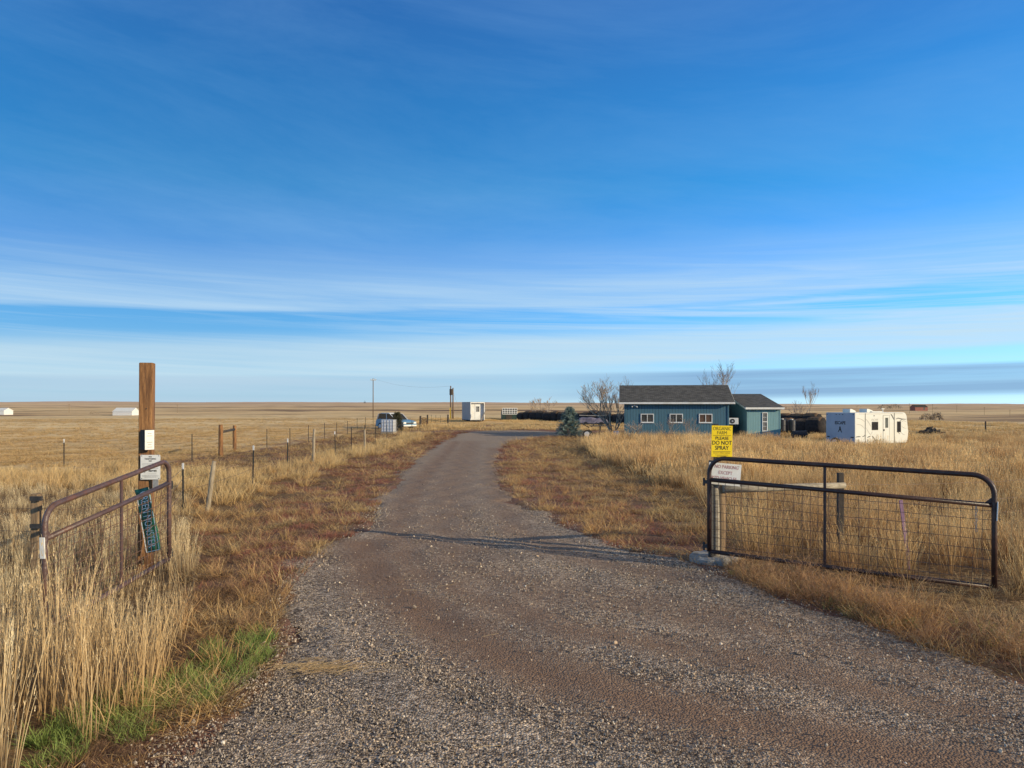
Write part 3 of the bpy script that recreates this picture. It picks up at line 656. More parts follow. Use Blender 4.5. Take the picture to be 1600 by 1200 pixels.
bx_ = np.array([G(*p) for p in px_]); bx_ = np.repeat(bx_, 2, 0) + rng.normal(0, .15, (len(px_) * 2, 2))
bsz = np.exp(rng.uniform(-1.1, .05, len(bx_))); bsz = np.where(bx_[:, 0] < 0, bsz * .6, bsz)
point_stuff('dry_bushy_weeds', 'dry bushy weeds in front of the right gate and beside the gravel', bs, bx_[:, 0], bx_[:, 1], bsz, .2, 'weeds')

tx_ = np.repeat(bx_, 4, 0) + rng.normal(0, .22, (len(bx_) * 4, 2)); tx_ = tx_[offroad(tx_[:, 0], tx_[:, 1], -.1)]
point_stuff('tangled_weeds', 'dark tangled weed mats at the foot of the right gate', dk + sh, tx_[:, 0], tx_[:, 1], rng.uniform(.8, 1.7, len(tx_)), .3, 'weeds')
x, y = rand_in(-5, -1, 3.2, 8.5, 120); dlx = xl(y) - x; k = (dlx > -.1) & (dlx < 1.3) & ~inside(TALL_L, x, y) & ~(inside(GP, x, y) & (rng.random(len(x)) < .85)); x, y = x[k], y[k]
point_stuff('matted_bank_grass', 'flattened straw coloured grass along the gravel edge at lower left', sh + dk, x, y, rng.uniform(.5, 1.1, len(x)), .3, 'grass')
# gravel stones
def stone_mat():
    m, nt, b = newmat('loose stones'); L = nt.links.new
    oi = N(nt, 'ShaderNodeObjectInfo')
    rp = ramp(nt, [(0, (.09, .068, .05)), (.35, (.25, .2, .155)), (.65, (.38, .31, .245)), (.88, (.47, .39, .31)), (.95, (.56, .38, .23)), (1, (.74, .67, .56))]); L(oi.outputs['Random'], rp.inputs[0])
    ge = N(nt, 'ShaderNodeNewGeometry'); no = N(nt, 'ShaderNodeTexNoise', i_Scale=90, i_Detail=4); L(ge.outputs['Position'], no.inputs['Vector'])
    mr = N(nt, 'ShaderNodeMapRange'); mr.inputs[3].default_value = .7; mr.inputs[4].default_value = 1.3; L(no.outputs['Fac'], mr.inputs[0])
    mu = N(nt, 'ShaderNodeVectorMath', operation='SCALE'); L(rp.outputs[0], mu.inputs[0]); L(mr.outputs[0], mu.inputs['Scale']); L(mu.outputs[0], b.inputs['Base Color'])
    b.inputs['Roughness'].default_value = .8
    return m
M['stone'] = stone_mat()
def stone(seed):
    r = random.Random(seed); bm = bmesh.new(); bmesh.ops.create_icosphere(bm, subdivisions=1, radius=.5)
    for v in bm.verts: v.co *= r.uniform(.7, 1.15); v.co.z *= .65; v.co.x *= 1.15
    me = bpy.data.meshes.new('stone'); bm.to_mesh(me); bm.free(); me.materials.append(M['stone'])
    return bpy.data.objects.new('stone', me)
sv_ = [stone(s) for s in range(7)]
xs_, ys_, ss_ = [], [], []
for (y0, y1, dn, s0) in ((3.2, 6, 3800, .0098), (6, 10, 1700, .012), (10, 16, 480, .014), (16, 26, 50, .016)):
    a, b_ = rand_in(-.7 * y1 - .5, .7 * y1 + .5, y0, y1, dn)
    k = (a > xl(b_) - .45) & (a < xr(b_) + .3) & (np.abs(a) < .69 * b_ + .6)
    a, b_ = a[k], b_[k]; w_, _ = track(a, b_)
    ed = np.minimum(a - xl(b_), xr(b_) - a)
    p = np.clip(1.0 - w_ * 1.0, .06, 1) * np.clip(.55 + .45 * wob(a, b_, 1.4, 97), .15, 1) * np.where(ed < 0, .4 * np.exp(ed * 6), 1)
    k = rng.random(len(a)) < p; a, b_ = a[k], b_[k]
    xs_.append(a); ys_.append(b_); ss_.append(s0 * np.exp(rng.normal(0, .38, len(a))))
x = np.concatenate(xs_); y = np.concatenate(ys_); s = np.concatenate(ss_)
point_stuff('loose_gravel', 'loose grey and brown stones scattered over the driveway', sv_, x, y, s, 1.0, 'gravel', dz=.017)

# straw bits on the gravel
def straw(seed):
    r = random.Random(seed); mb = MB(); pts = [Vector((-.12, 0, 0))]
    for k in range(5): pts.append(pts[-1] + Vector((.05, r.gauss(0, .008), r.gauss(0, .003))))
    mb.tube(pts, .0018, 3)
    me = bpy.data.meshes.new('straw'); me.from_pydata(mb.v, [], mb.f); me.materials.append(M['g_tall'])
    at = me.attributes.new('bl', 'FLOAT_VECTOR', 'POINT'); at.data.foreach_set('vector', np.array([(.6, .8, 0)] * len(mb.v), dtype=np.float32).ravel())
    return bpy.data.objects.new('straw', me)
x, y = rand_in(-4, 1.5, 3.4, 9, 26)
dl_ = x - xl(y); k = (dl_ > -.3) & (rng.random(len(x)) < np.exp(-dl_ / .75)); x, y = x[k], y[k]
clx, cly = G(500, 1048); nn = 230
x = np.concatenate([x, rng.normal(clx, .22, nn)]); y = np.concatenate([y, rng.normal(cly, .08, nn)])
rt = np.stack([rng.normal(0, .05, len(x)), rng.normal(0, .06, len(x)), rng.normal(.3, .8, len(x))], 1)
point_stuff('straw_litter', 'dry straw strands lying on the gravel at lower left', [straw(s) for s in range(4)], x, y, rng.uniform(.25, .85, len(x)), 0, 'straw', dz=.028, rot=rt)

# ------------------------------------------------------------------ lettering
def text_obj(body, size, m, parent, loc, rot=(pi / 2, 0, 0), sx=1.0, bold=0.0, name='lettering', align='CENTER'):
    cu = bpy.data.curves.new(name, 'FONT'); cu.body = body; cu.size = size; cu.align_x = align; cu.align_y = 'CENTER'; cu.offset = bold * size; cu.resolution_u = 3
    t = bpy.data.objects.new('tmp', cu); col.objects.link(t)
    bpy.context.view_layer.update()
    me = bpy.data.meshes.new_from_object(t.evaluated_get(bpy.context.evaluated_depsgraph_get()))
    col.objects.unlink(t); bpy.data.objects.remove(t)
    me.materials.clear(); me.materials.append(m); me.name = name
    o = bpy.data.objects.new(name, me); col.objects.link(o); o.parent = parent; o.location = loc; o.rotation_euler = rot; o.scale = (sx, 1, 1)
    return o

# ------------------------------------------------------------------ gates
def gate(name, label, hinge, hz, end, ez, m, mw, flip, R0=.2):
    """hinge/end: plan points; hz/ez: (top, middle, bottom) heights of the rails there"""
    L_ = math.hypot(end[0] - hinge[0], end[1] - hinge[1]); yaw = math.atan2(end[1] - hinge[1], end[0] - hinge[0])
    root = empty(name, label, 'gate', (hinge[0], hinge[1], tz(*hinge)), yaw); z0 = root.location.z
    def at(s, q):   # s 0..L along the gate, q 0 bottom .. 1 top
        t = s / L_; b = hz[2] * (1 - t) + ez[2] * t; tp = hz[0] * (1 - t) + ez[0] * t
        return Vector((s, 0, b + (tp - b) * q - z0))
    H = hz[0] - hz[2]; k = R0 / H; pts = [at(0, .0)]
    pts.append(at(0, .5)); pts += [at(0, 1 - k)]
    for a in np.linspace(pi, pi / 2, 8)[1:-1]: pts.append(at(R0 + R0 * cos(a), 1 - k + k * sin(a)))
    pts.append(at(R0, 1)); pts.append(at(L_ * .5, 1)); pts.append(at(L_ - R0, 1))
    for a in np.linspace(pi / 2, 0, 8)[1:-1]: pts.append(at(L_ - R0 + R0 * cos(a), 1 - k + k * sin(a)))
    pts.append(at(L_, 1 - k)); pts.append(at(L_, .5)); pts.append(at(L_, 0))
    MB().tube(pts, .028, 14).build('frame', m, root, smooth=True)
    MB().tube([at(.022, 0), at(L_ * .5, -.008), at(L_ - .022, 0)], .027, 14).build('bottom_rail', m, root, smooth=True)
    qm0 = (hz[1] - hz[2]) / (hz[0] - hz[2]); qm1 = (ez[1] - ez[2]) / (ez[0] - ez[2])
    MB().tube([at(.02, qm0), at(L_ - .02, qm1)], .026, 14).build('middle_rail', m, root, smooth=True)
    mb = MB().box((at(L_ * .45, .5)), (.03, .02, (hz[0] - hz[2]) * .97)); mb.build('brace', m, root)
    # wire panel under the middle rail
    mb = MB(); nv = int(L_ / .1)
    r = random.Random(3)
    for i in range(1, nv):
        s = L_ * i / nv + r.gauss(0, .006); t = s / L_; q = qm0 * (1 - t) + qm1 * t
        if abs(s - L_ * .45) < .03: continue
        p0 = at(s, .0); p1 = at(s + r.gauss(0, .01), q); pm = (p0 + p1) / 2 + Vector((r.gauss(0, .008), r.gauss(0, .012), 0))
        mb.tube([p0 + Vector((0, .012, 0)), pm, p1 + Vector((0, .012, 0))], .0034, 4)
    for q in (.06, .15, .24, .33, .42, .51, .6, .68, .74):
        ps = [at(.02 + (L_ - .04) * u, q * 1.0) + Vector((0, .016 + r.gauss(0, .004), r.gauss(0, .004))) for u in np.linspace(0, 1, 14)]
        mb.tube(ps, .0036, 4)
    mb.build('wire_panel', mw, root)
    # latch end: gusset, reflector, chain
    gz = at(L_, qm1)
    MB().prism([(L_ - .13, gz.z - .015), (L_ - .02, gz.z - .015), (L_ - .02, gz.z + .09)], 'y', -.006, .006).build('latch_bracket', m, root)
    MB().box((L_ + .028, -.004, gz.z - .06 + (-.02 if flip else 0)), (.012, .05, .2), Matrix.Rotation(.04, 3, 'Y')).build('reflector_plate', M['sign_white'], root, bevel=.003)
    # hinges
    for q in (.05, .74):
        c = at(0, q); h = MB().box((c.x - .03, 0, c.z), (.09, .03, .045)).tube([(c.x - .07, 0, c.z - .05), (c.x - .07, 0, c.z + .05)], .014, 8)
        h.build('hinge', M['black_metal'], root)
    return root, at
gr_, atR = gate('farm_gate', 'dark brown tube gate with wire panel swung open on the right', (2.53, 9.85), (1.385, 1.105, .185), (5.15, 8.2), (1.30, .985, .11), M['gate_r'], M['wire'], False)
gl_, atL = gate('farm_gate', 'brown tube gate with wire panel beside the tall timber post on the left', (-4.22, 9.45), (1.385, 1.10, .17), (-4.38, 7.2), (1.09, .80, -.04), M['gate_l'], M['wire'], True, .17)
gr_['group'] = gl_['group'] = 'open tube gates either side of the driveway'
# chain hanging on the latch end of the right gate
mb = MB()
p = Vector((5.0, 8.28, .99))
for i in range(9):
    c = p + Vector((.004 * (i % 3), 0, -.035 * i)); rr = Matrix.Rotation((i % 2) * pi / 2, 3, 'Z')
    mb.tube([c + rr @ Vector((.011 * cos(a), 0, .02 * sin(a))) for a in np.linspace(0, 2 * pi, 9)[:-1]], .003, 5, closed=True)
tag(mb.build('chain', M['galv']), 'short steel chain hanging at the latch end of the right gate', 'chain')

# ------------------------------------------------------------------ right gate posts and signs
BX, BY = 2.68, 10.15; bz = tz(BX, BY)
r = random.Random(5)
poly = [(BX + .33 * cos(a) * (1 + r.gauss(0, .06)), BY + .3 * sin(a) * (1 + r.gauss(0, .07))) for a in np.linspace(0, 2 * pi, 22)[:-1]]
mb = MB(); n = len(poly)
mb.add([(x, y, bz - .05) for x, y in poly] + [(x, y, bz + .055 + r.gauss(0, .004)) for x, y in poly] + [(BX + (x - BX) * .88, BY + (y - BY) * .88, bz + .085 + r.gauss(0, .005)) for x, y in poly] + [(BX, BY, bz + .1)],
       [(i, (i + 1) % n, (i + 1) % n + n, i + n) for i in range(n)] + [(i + n, (i + 1) % n + n, (i + 1) % n + 2 * n, i + 2 * n) for i in range(n)] + [(i + 2 * n, (i + 1) % n + 2 * n, 3 * n) for i in range(n)])
tag(mb.build('concrete_footing', M['concrete'], smooth=False), 'round rough concrete footing under the right gate posts', 'footing')

def round_post(name, x, y, rad_, h, m, label, cat, lean=(0, 0), n=14, group=None, sink=.1, seed=0):
    r = random.Random(seed); z = tz(x, y); pts = []; rs = []
    for k in range(7):
        t = k / 6; pts.append((lean[0] * t + r.gauss(0, .003), lean[1] * t + r.gauss(0, .003), -sink + (h + sink) * t)); rs.append(rad_ * (1.04 - .08 * t) * (1 + r.gauss(0, .015)))
    rs[-1] *= .9
    o = MB().tube(pts, rs, n).build(name, m, None, (x, y, z), smooth=True)
    try: o.data.polygons[-1].use_smooth = False; o.data.polygons[-2].use_smooth = False
    except Exception: pass
    return tag(o, label, cat, group)
round_post('steel_post', 2.585, 9.98, .033, 1.34, M['black_metal'], 'dark steel post carrying the hinges of the right gate', 'post', seed=1)
round_post('wooden_post', 2.665, 10.03, .048, 1.12, M['rail_wood'], 'bleached grey round post standing behind the right gate hinge', 'post', seed=2)
round_post('wooden_post', 2.79, 10.27, .064, 1.06, M['brown_wood'], 'brown round post on the concrete footing beside the bleached post', 'post', seed=3)
# dark plate post behind the yellow sign
o = MB().box((X(1120, 10.02), 10.06, .85), (.06, .05, 1.7)).build('sign_post', M['dark_wood'], bevel=.006); tag(o, 'dark square timber upright behind the yellow sign', 'post')
# rail and brace post
RYb = 10.9; x2 = X(1313, RYb)
tag(MB().tube([(2.80, 10.2, .945), (3.4, 10.4, .935), (4.1, 10.65, .93), (x2 + .02, RYb - .09, .93)], [.055, .05, .045, .042], 12).build('brace_rail', M['rail_wood'], smooth=True), 'bleached horizontal rail bracing the right gate posts', 'rail')
mb = MB().box((0, 0, .42), (.085, .08, 1.34), taper=.94)
tag(mb.build('brace_post', M['dark_wood'], None, (x2, RYb, tz(x2, RYb)), bevel=.008), 'short dark square post at the far end of the bleached rail', 'post')
# brace wire diagonals
mb = MB().tube([(2.75, 10.17, .35), (3.7, 10.5, .62), (x2, RYb - .06, .9)], .003, 4).tube([(2.85, 10.22, .9), (3.7, 10.5, .55), (x2, RYb - .06, .25)], .003, 4)
tag(mb.build('brace_wire', M['wire']), 'twisted rusty brace wire under the bleached rail', 'wire')

# yellow sign
SY = 9.92
sx0, sx1 = X(1111.5, SY), X(1144.5, SY); sz0, sz1 = Z(714, SY), Z(665, SY)
W_, H_ = sx1 - sx0, sz1 - sz0; cx, cz = (sx0 + sx1) / 2, (sz0 + sz1) / 2
ys_root = empty('organic_farm_sign', 'yellow sign reading ORGANIC FARM PLEASE DO NOT SPRAY above the right gate', 'sign', (cx, SY, cz), R(2)); ys_root.rotation_euler = (0, R(1), R(2))
MB().box((0, 0, 0), (W_, .004, H_)).build('plate', M['sign_yellow'], ys_root, bevel=.001)
def line_(root, zz, w, m, th=.004): MB().box((0, -.0035, zz), (w, .002, th)).build('rule', m, root)
text_obj('ORGANIC', .066, M['ink'], ys_root, (0, -.004, H_ * .40), sx=.80, bold=-.012)
text_obj('FARM', .066, M['ink'], ys_root, (0, -.004, H_ * .265), sx=.80, bold=-.012)
line_(ys_root, H_ * .185, W_ * .84, M['ink'])
text_obj('PLEASE', .056, M['ink'], ys_root, (0, -.004, H_ * .095), sx=1.0, bold=.012)
text_obj('DO NOT', .074, M['ink'], ys_root, (0, -.004, -H_ * .055), sx=.86, bold=.01)
text_obj('SPRAY', .074, M['ink'], ys_root, (0, -.004, -H_ * .215), sx=.86, bold=.01)
line_(ys_root, -H_ * .325, W_ * .84, M['ink'])
text_obj('DON\'T SPRAY ZONE', .026, M['ink_thin'], ys_root, (0, -.004, -H_ * .375), sx=.9)
for i, w in enumerate((.17, .12)): MB().box((0, -.0035, -H_ * (.435 + .035 * i)), (w, .002, .006)).build('print_line', M['ink_thin'], ys_root)
# dark clamp behind top
tag(MB().box((X(1118, 9.97), 9.97, Z(664, 9.97)), (.07, .03, .03)).build('bracket', M['black_metal']), 'small dark bracket holding the top of the yellow sign', 'bracket')

# white sign
SY2 = 9.93
wr = empty('no_parking_sign', 'white sign with faded red words NO PARKING EXCEPT RTD VEHICLES behind the right gate', 'sign', (X(1132, SY2), SY2, Z(741, SY2)), 0); wr.rotation_euler = (0, R(5), R(-3))
w_, h_ = 50 * SY2 / 1200, 34 * SY2 / 1200
MB().box((0, 0, 0), (w_, .004, h_)).build('plate', M['sign_white'], wr, bevel=.001)
text_obj('NO PARKING', .062, M['ink_red'], wr, (.02, -.004, h_ * .33), sx=.82, bold=.004)
text_obj('EXCEPT', .062, M['ink_red'], wr, (.01, -.004, h_ * .06), sx=.82, bold=.004)
text_obj('RTD VEHICLES', .062, M['ink_red'], wr, (-.0, -.004, -h_ * .2), sx=.80, bold=.004)
MB().box((.04, -.0035, -h_ * .385), (w_ * .5, .002, .012)).build('rule', M['ink_red'], wr)
for sx_ in (-1, 1): MB().tube([(sx_ * w_ * .42, -.006, h_ * .4), (sx_ * w_ * .42, -.001, h_ * .4)], .006, 8).build('bolt', M['galv'], wr)
# purple stake behind the right gate
px0, py0 = G(1424, 905)
o = MB().box((0, 0, .4), (.045, .012, .95)).build('marker_stake', M['purple'], None, (X(1421, 9.6), 9.6, tz(4.9, 9.6))); o.rotation_euler = (0, R(-8), R(10))
tag(o, 'leaning purple plastic marker stake in the grass behind the right gate', 'stake')

# ------------------------------------------------------------------ tall left post
PX, PY = X(227.5, 9.85), 9.85; pz = tz(PX, PY)
pt = empty('tall_timber_post', 'tall square reddish timber post rising above the left gate', 'post', (PX, PY, pz), R(14))
mb = MB(); w0 = .165
vs = []; r = random.Random(9); hs = [-.3, .3, .8, 1.3, 1.8, 2.2, 2.6 - pz]
for h in hs:
    for (x, y) in ((-1, -1), (1, -1), (1, 1), (-1, 1)): vs.append((x * w0 / 2 * (1 + r.gauss(0, .012)) + .02 * h / 2.6, y * w0 / 2, h))
fs = [tuple(4 * k + q for q in (i, (i + 1) % 4, (i + 1) % 4 + 4, i + 4)) for k in range(len(hs) - 1) for i in range(4)] + [(3, 2, 1, 0), tuple(4 * (len(hs) - 1) + i for i in range(4))]
mb.add(vs, fs).build('timber', M['post_wood'], pt, bevel=.012)
for z in (.45, .95, 1.55, 2.1): MB().tube([(.03, -.095, z), (.03, -.08, z)], .007, 8).build('bolt', M['black_metal'], pt)
# notice box
BYy = PY - .13
nb = empty('notice_box', 'small white faced box with dark shaded side fixed high on the tall timber post', 'box', (X(231, BYy), BYy - .02, Z(687, BYy)), R(52))
bh = 31 * BYy / 1200
MB().box((0, 0, 0), (.12, .12, bh)).build('case', M['dark_wood'], nb, bevel=.003)  # white box given a dark case: its side's shade put into the colour
MB().box((.0, -.0625, .0), (.118, .004, bh * .98)).build('label_sheet', M['sign_white'], nb)
for z in (.08, .05, -.03, -.06, -.09): MB().box((.0, -.0655, z), (.05 + .02 * ((z * 100) % 2), .001, .008)).build('print_line', M['ink_pale'], nb)
# notice sheet
NY = PY - .115
ns = empty('printed_notice', 'white printed notice screwed to the tall timber post behind the left gate rail', 'sign', (X(235, NY), NY, Z(730, NY)), R(4))
nw, nh = 30 * NY / 1200, 38.5 * NY / 1200
MB().box((0, 0, 0), (nw, .003, nh)).build('plate', M['sign_white'], ns, bevel=.0008)
text_obj('NO', .026, M['ink'], ns, (0, -.003, nh * .42), sx=.9, bold=.02)
text_obj('TRESPASSING', .026, M['ink'], ns, (0, -.003, nh * .335), sx=.92, bold=.02)
text_obj('NO', .026, M['ink'], ns, (0, -.003, nh * .25), sx=.9, bold=.02)
text_obj('45', .05, M['ink_grey'], ns, (-nw * .33, -.003, -nh * .17), sx=.9)
for i, (z, w) in enumerate([(.15, .8), (.1, .85), (.05, .8), (0, .75), (-.05, .8), (-.27, .4), (-.33, .84), (-.37, .8), (-.41, .6)]): MB().box((0 if i != 5 else nw * .1, -.0025, nh * z), (nw * w, .001, .0045)).build('print_line', M['paper_grey'], ns)
text_obj('Barrett', .04, M['ink'], ns, (nw * .12, -.003, -nh * .14), sx=.85, bold=.03)
for a, b in ((-.43, .46), (.43, .46), (-.43, -.46), (.43, -.46)): MB().tube([(a * nw, -.005, b * nh), (a * nw, -.001, b * nh)], .005, 8).build('screw', M['black_metal'], ns)
# grey strap plate
tag(MB().box((X(243, NY + .02), NY + .02, Z(756, NY)), (.07, .01, .13)).build('steel_plate', M['galv']), 'small grey steel plate on the timber post under the printed notice', 'plate')
# green street sign, hung on edge with its words running down
GYs = PY - .15
g0 = Vector((X(224, GYs), GYs, Z(763, GYs))); g1 = Vector((X(241, GYs - .1), GYs - .1, Z(862, GYs - .1)))
gl = (g0 - g1).length; gc = (g0 + g1) / 2
sg = empty('street_name_sign', 'green and white street sign reading GREEN MONSTER hung vertically behind the left gate', 'sign', gc)
zax = (g0 - g1).normalized(); yax = Vector((.1, 1, 0)).normalized(); xax = yax.cross(zax).normalized(); yax = zax.cross(xax)
sg.rotation_euler = Matrix((xax, yax, zax)).transposed().to_euler()
gw = .185
mb = MB(); nz_ = 14; vs = []; fs = []
for k in range(nz_ + 1):
    t = k / nz_; z = -gl / 2 + gl * t; yy = .02 * sin(t * 7) + (-.05 * max(0, t - .85) / .15)
    for q in (-.5, -.25, 0, .25, .5): vs.append((q * gw, yy + .008 * cos(q * 6), z))
for k in range(nz_):
    for j in range(4): fs.append((k * 5 + j, k * 5 + j + 1, k * 5 + j + 6, k * 5 + j + 5))
pl = mb.add(vs, fs).build('plate', M['sign_green'], sg, smooth=True); sd_ = pl.modifiers.new('s', 'SOLIDIFY'); sd_.thickness = .003
mb = MB()
for q in (-1, 1): mb.box((q * gw * .46, -.026, 0), (.009, .002, gl * .97))
mb.box((0, -.026, gl * .485), (gw * .92, .002, .009)); mb.box((0, -.026, -gl * .485), (gw * .92, .002, .009))
mb.build('border', M['letters_white'], sg)
text_obj('GREEN MONSTER', .145, M['letters_white'], sg, (0, -.03, .01), (pi / 2, pi / 2, 0), sx=.62, bold=.0)

# posts left of the left gate
o = MB().box((0, 0, .45), (.1, .09, 1.35), taper=.95).build('wooden_post', M['brown_wood'], None, (X(57, 9.1), 9.1, tz(-5.6, 9.1)), bevel=.01)
tag(o, 'old brown timber post at the left edge beside the left gate', 'post')
def strap(z): return MB().box((X(56.5, 9.02), 9.02, z), (.14, .03, .05)).build('strap', M['black_metal'])
tag(strap(Z(779, 9.02)), 'upper dark steel strap on the old brown post at the left edge', 'strap', 'straps on the old brown post')
tag(strap(Z(822, 9.02)), 'lower dark steel strap on the old brown post at the left edge', 'strap', 'straps on the old brown post')

# ------------------------------------------------------------------ fences
def tpost(x, y, h, label, white=True, lean=0, group='steel fence posts'):
    z = tz(x, y)
    root = empty('fence_post', label, 'post', (x, y, z), 0, group); root.rotation_euler = (0, lean, random.uniform(-.2, .2))
    w = .036
    MB().box((0, 0, h / 2 - .05), (w, .008, h + .1)).box((0, .017, h / 2 - .05), (.008, .026, h + .1)).build('shaft', M['post_green'], root)
    if white: MB().box((0, 0, h - .058), (w + .006, .014, .13)).box((0, .018, h - .058), (.013, .03, .13)).build('white_cap', M['white'], root)
    return Vector((x, y, z)), h
near_line = []
defs = [(286, 16.4, .98, 'nearest white tipped steel post beside the leaning stick', 1),
        (395, 21.0, 1.07, 'second white tipped steel fence post left of the driveway', 1),
        (449, 26.3, 1.08, 'third white tipped steel fence post left of the driveway', 1),
        (524, 33.5, 1.15, 'white tipped steel fence post just past the thin pale stake', 1)]
for px, Y, h, lb, w in defs:
    near_line.append((tpost(X(px, Y), Y, h, lb, True, R(random.uniform(-1.5, 2.5))), h))
spots = [(549, 38.5, 1.2), (570, 43, 1.25), (587, 47, 1.2), (604.5, 51, 1.1), (627, 56.5, 1.1), (643.5, 62, 1.15), (656, 67, 1.3)]
for px, Y, h in spots:
    near_line.append((tpost(X(px, Y), Y, h, 'thin steel fence post in the driveway fence near the white tote', False, 0), h))
s_ = round_post('fence_stake', X(323, 15.7), 15.7, .045, 1.08, M['grey_wood'], 'leaning pale wooden stake behind the nearest white tipped post', 'stake', lean=(.15, 0), seed=21)
round_post('fence_stake', X(489.5, 29), 29, .05, 1.3, M['grey_wood'], 'upright pale wooden stake between the third and fourth fence posts', 'stake', lean=(.04, 0), seed=22)
round_post('fence_stake', X(570, 40), 40, .05, 1.1, M['grey_wood'], 'greyish wooden stake in the driveway fence left of the white tote', 'stake', seed=23)
# pasture fence
P2 = [(-24.5, 25.0, 1.0), (X(100, 27.7), 27.7, 1.0), (X(300, 30.8), 30.8, 1.08), (X(417, 41), 41, 1.05), (X(453, 44), 44, 1.1), (X(482, 49), 49, 1.12), (X(507, 54), 54, 1.12), (X(526, 59), 59, 1.1), (X(543, 64), 64, 1.1), (X(558, 69.5), 69.5, 1.1), (X(571, 75), 75, 1.1), (X(583, 81), 81, 1.1), (X(594, 87), 87, 1.15),
      (X(668, 93), 93, 1.0), (X(674, 93.5), 93.5, 1.0), (X(681, 94), 94, 1.0), (X(688, 95), 95, 1.0)]
pw = []
for i, (x, y, h) in enumerate(P2):
    lb = 'steel post with pale tip in the pasture fence left of the tall timber post' if i in (0, 1) else ('steel pasture fence post just left of the timber brace' if i == 2 else ('steel post in the pasture fence running away from the timber brace' if i < 13 else 'thin post in the far fence between the utility poles and trailer'))
    v, hh = tpost(x, y, h, lb, i in (0, 1), 0, 'steel fence posts')
    if i < 13: pw.append((v, hh))
hb = []
for px, Y, h, rr, lb in ((345, 34.5, 1.43, .1, 'left thick brown timber of the fence brace in the pasture'), (366.5, 38.5, 1.32, .09, 'right thick brown timber of the fence brace in the pasture')):
    o = round_post('brace_timber', X(px, Y), Y, rr, h, M['post_wood'], lb, 'post', seed=int(px)); hb.append(o)
a, b = hb[0].location, hb[1].location
tag(MB().tube([(a.x + .05, a.y, a.z + 1.1), (b.x, b.y - .06, b.z + 1.12)], .06, 10).build('brace_beam', M['dark_wood'], smooth=True), 'dark cross beam between the two brown brace timbers', 'beam')
def wires(name, label, posts, zs, m, r0=.0045, seed=0):
    mb = MB(); r = random.Random(seed)
    for fz in zs:
        pts = []
        for (v, h), (v2, h2) in zip(posts[:-1], posts[1:]):
            for t in (0, .25, .5, .75):
                sag = .05 * 4 * t * (1 - t)
                pts.append(v.lerp(v2, t) + Vector((0, -.02, (h * (1 - t) + h2 * t) * fz - sag + r.gauss(0, .004))))
        pts.append(posts[-1][0] + Vector((0, -.02, posts[-1][1] * fz)))
        mb.tube(pts, r0, 4)
    tag(mb.build(name, m), label, 'wire')
nl = [(Vector((PX, PY + .1, pz)), 1.15)] + [((v), h) for ((v, h), _) in near_line]
wires('fence_wire', 'barbed wire strands of the fence beside the driveway', nl, (.9, .66, .42), M['wire'], .004, 1)
wires('fence_wire', 'barbed wire strands of the pasture fence left of the timber brace', pw[:3] + [(hb[0].location.copy(), 1.1)], (.92, .7, .48, .26), M['wire'], .005, 2)
wires('fence_wire', 'barbed wire strands of the pasture fence beyond the timber brace', [(hb[1].location.copy(), 1.1)] + pw[3:], (.92, .7, .48, .26), M['wire'], .006, 3)
wires('fence_wire', 'wire strands running left from the tall timber post', [(Vector((-9.5, 10.6, tz(-9.5, 10.6))), 1.1), (Vector((X(57, 9.1), 9.2, tz(-5.6, 9.1))), 1.1), (Vector((PX, PY, pz)), 1.1)], (.85, .6), M['wire'], .003, 4)
wires('fence_wire', 'wire strands running right from the dark brace post', [(Vector((x2, RYb, tz(x2, RYb))), 1.1), (Vector((8.6, 12.3, tz(8.6, 12.3))), 1.1), (Vector((14, 12.0, tz(14, 12))), 1.1)], (.85, .6, .4), M['wire'], .003, 5)

# ------------------------------------------------------------------ utility poles
def pole(px, Y, base, top, rr, label, arm=False, can=False, guard=False):
    x = X(px, Y); z = tz(x, Y); h = Z(top, Y) - z
    root = empty('utility_pole', label, 'utility pole', (x, Y, z), R(20), 'utility poles')
    MB().tube([(0, 0, -.2), (0, 0, h)], [rr, rr * .75], 10).build('shaft', M['pole_wood'], root, smooth=True)
    if arm:
        MB().box((0, -.2, h - .35), (1.1, .1, .12)).build('crossarm', M['grey_wood'], root)
        for q in (-.45, 0, .45): MB().tube([(q, -.2, h - .3), (q, -.2, h - .1)], .05, 8).build('insulator', M['white'], root)
    if can: MB().tube([(.0, -.35, h * .73), (.0, -.35, h * .73 + .9)], .27, 12).build('transformer', M['dark_wood'], root, smooth=False)
    if guard: MB().box((-.13, -.12, .9), (.05, .05, 1.8)).build('guard_strip', M['sign_yellow'], root)
    return Vector((x, Y, z + h))
t1 = pole(583, 150, 654, 591, .1, 'tall single utility pole with small crossarm left of the car', arm=True)
t2 = pole(704.2, 115, 655, 603, .12, 'left of the twin utility poles, with transformer and yellow guard', can=True, guard=True)
t3 = pole(707.8, 116, 655, 606, .12, 'right of the twin utility poles, plain and slightly shorter')
def cable(a, b, sag, name='power_line', label='thin power line between the single and the twin utility poles', r0=.012):
    pts = [a.lerp(b, t) - Vector((0, 0, sag * 4 * t * (1 - t))) for t in np.linspace(0, 1, 14)]
    tag(MB().tube(pts, r0, 4).build(name, M['galv']), label, 'cable')
cable(t1, t2, .8)
cable(t3 - Vector((0, 0, .5)), Vector((X(722, 118), 118, tz(-8, 118) + .2)), 0, 'guy_wire', 'steel guy wire slanting down from the twin utility poles')

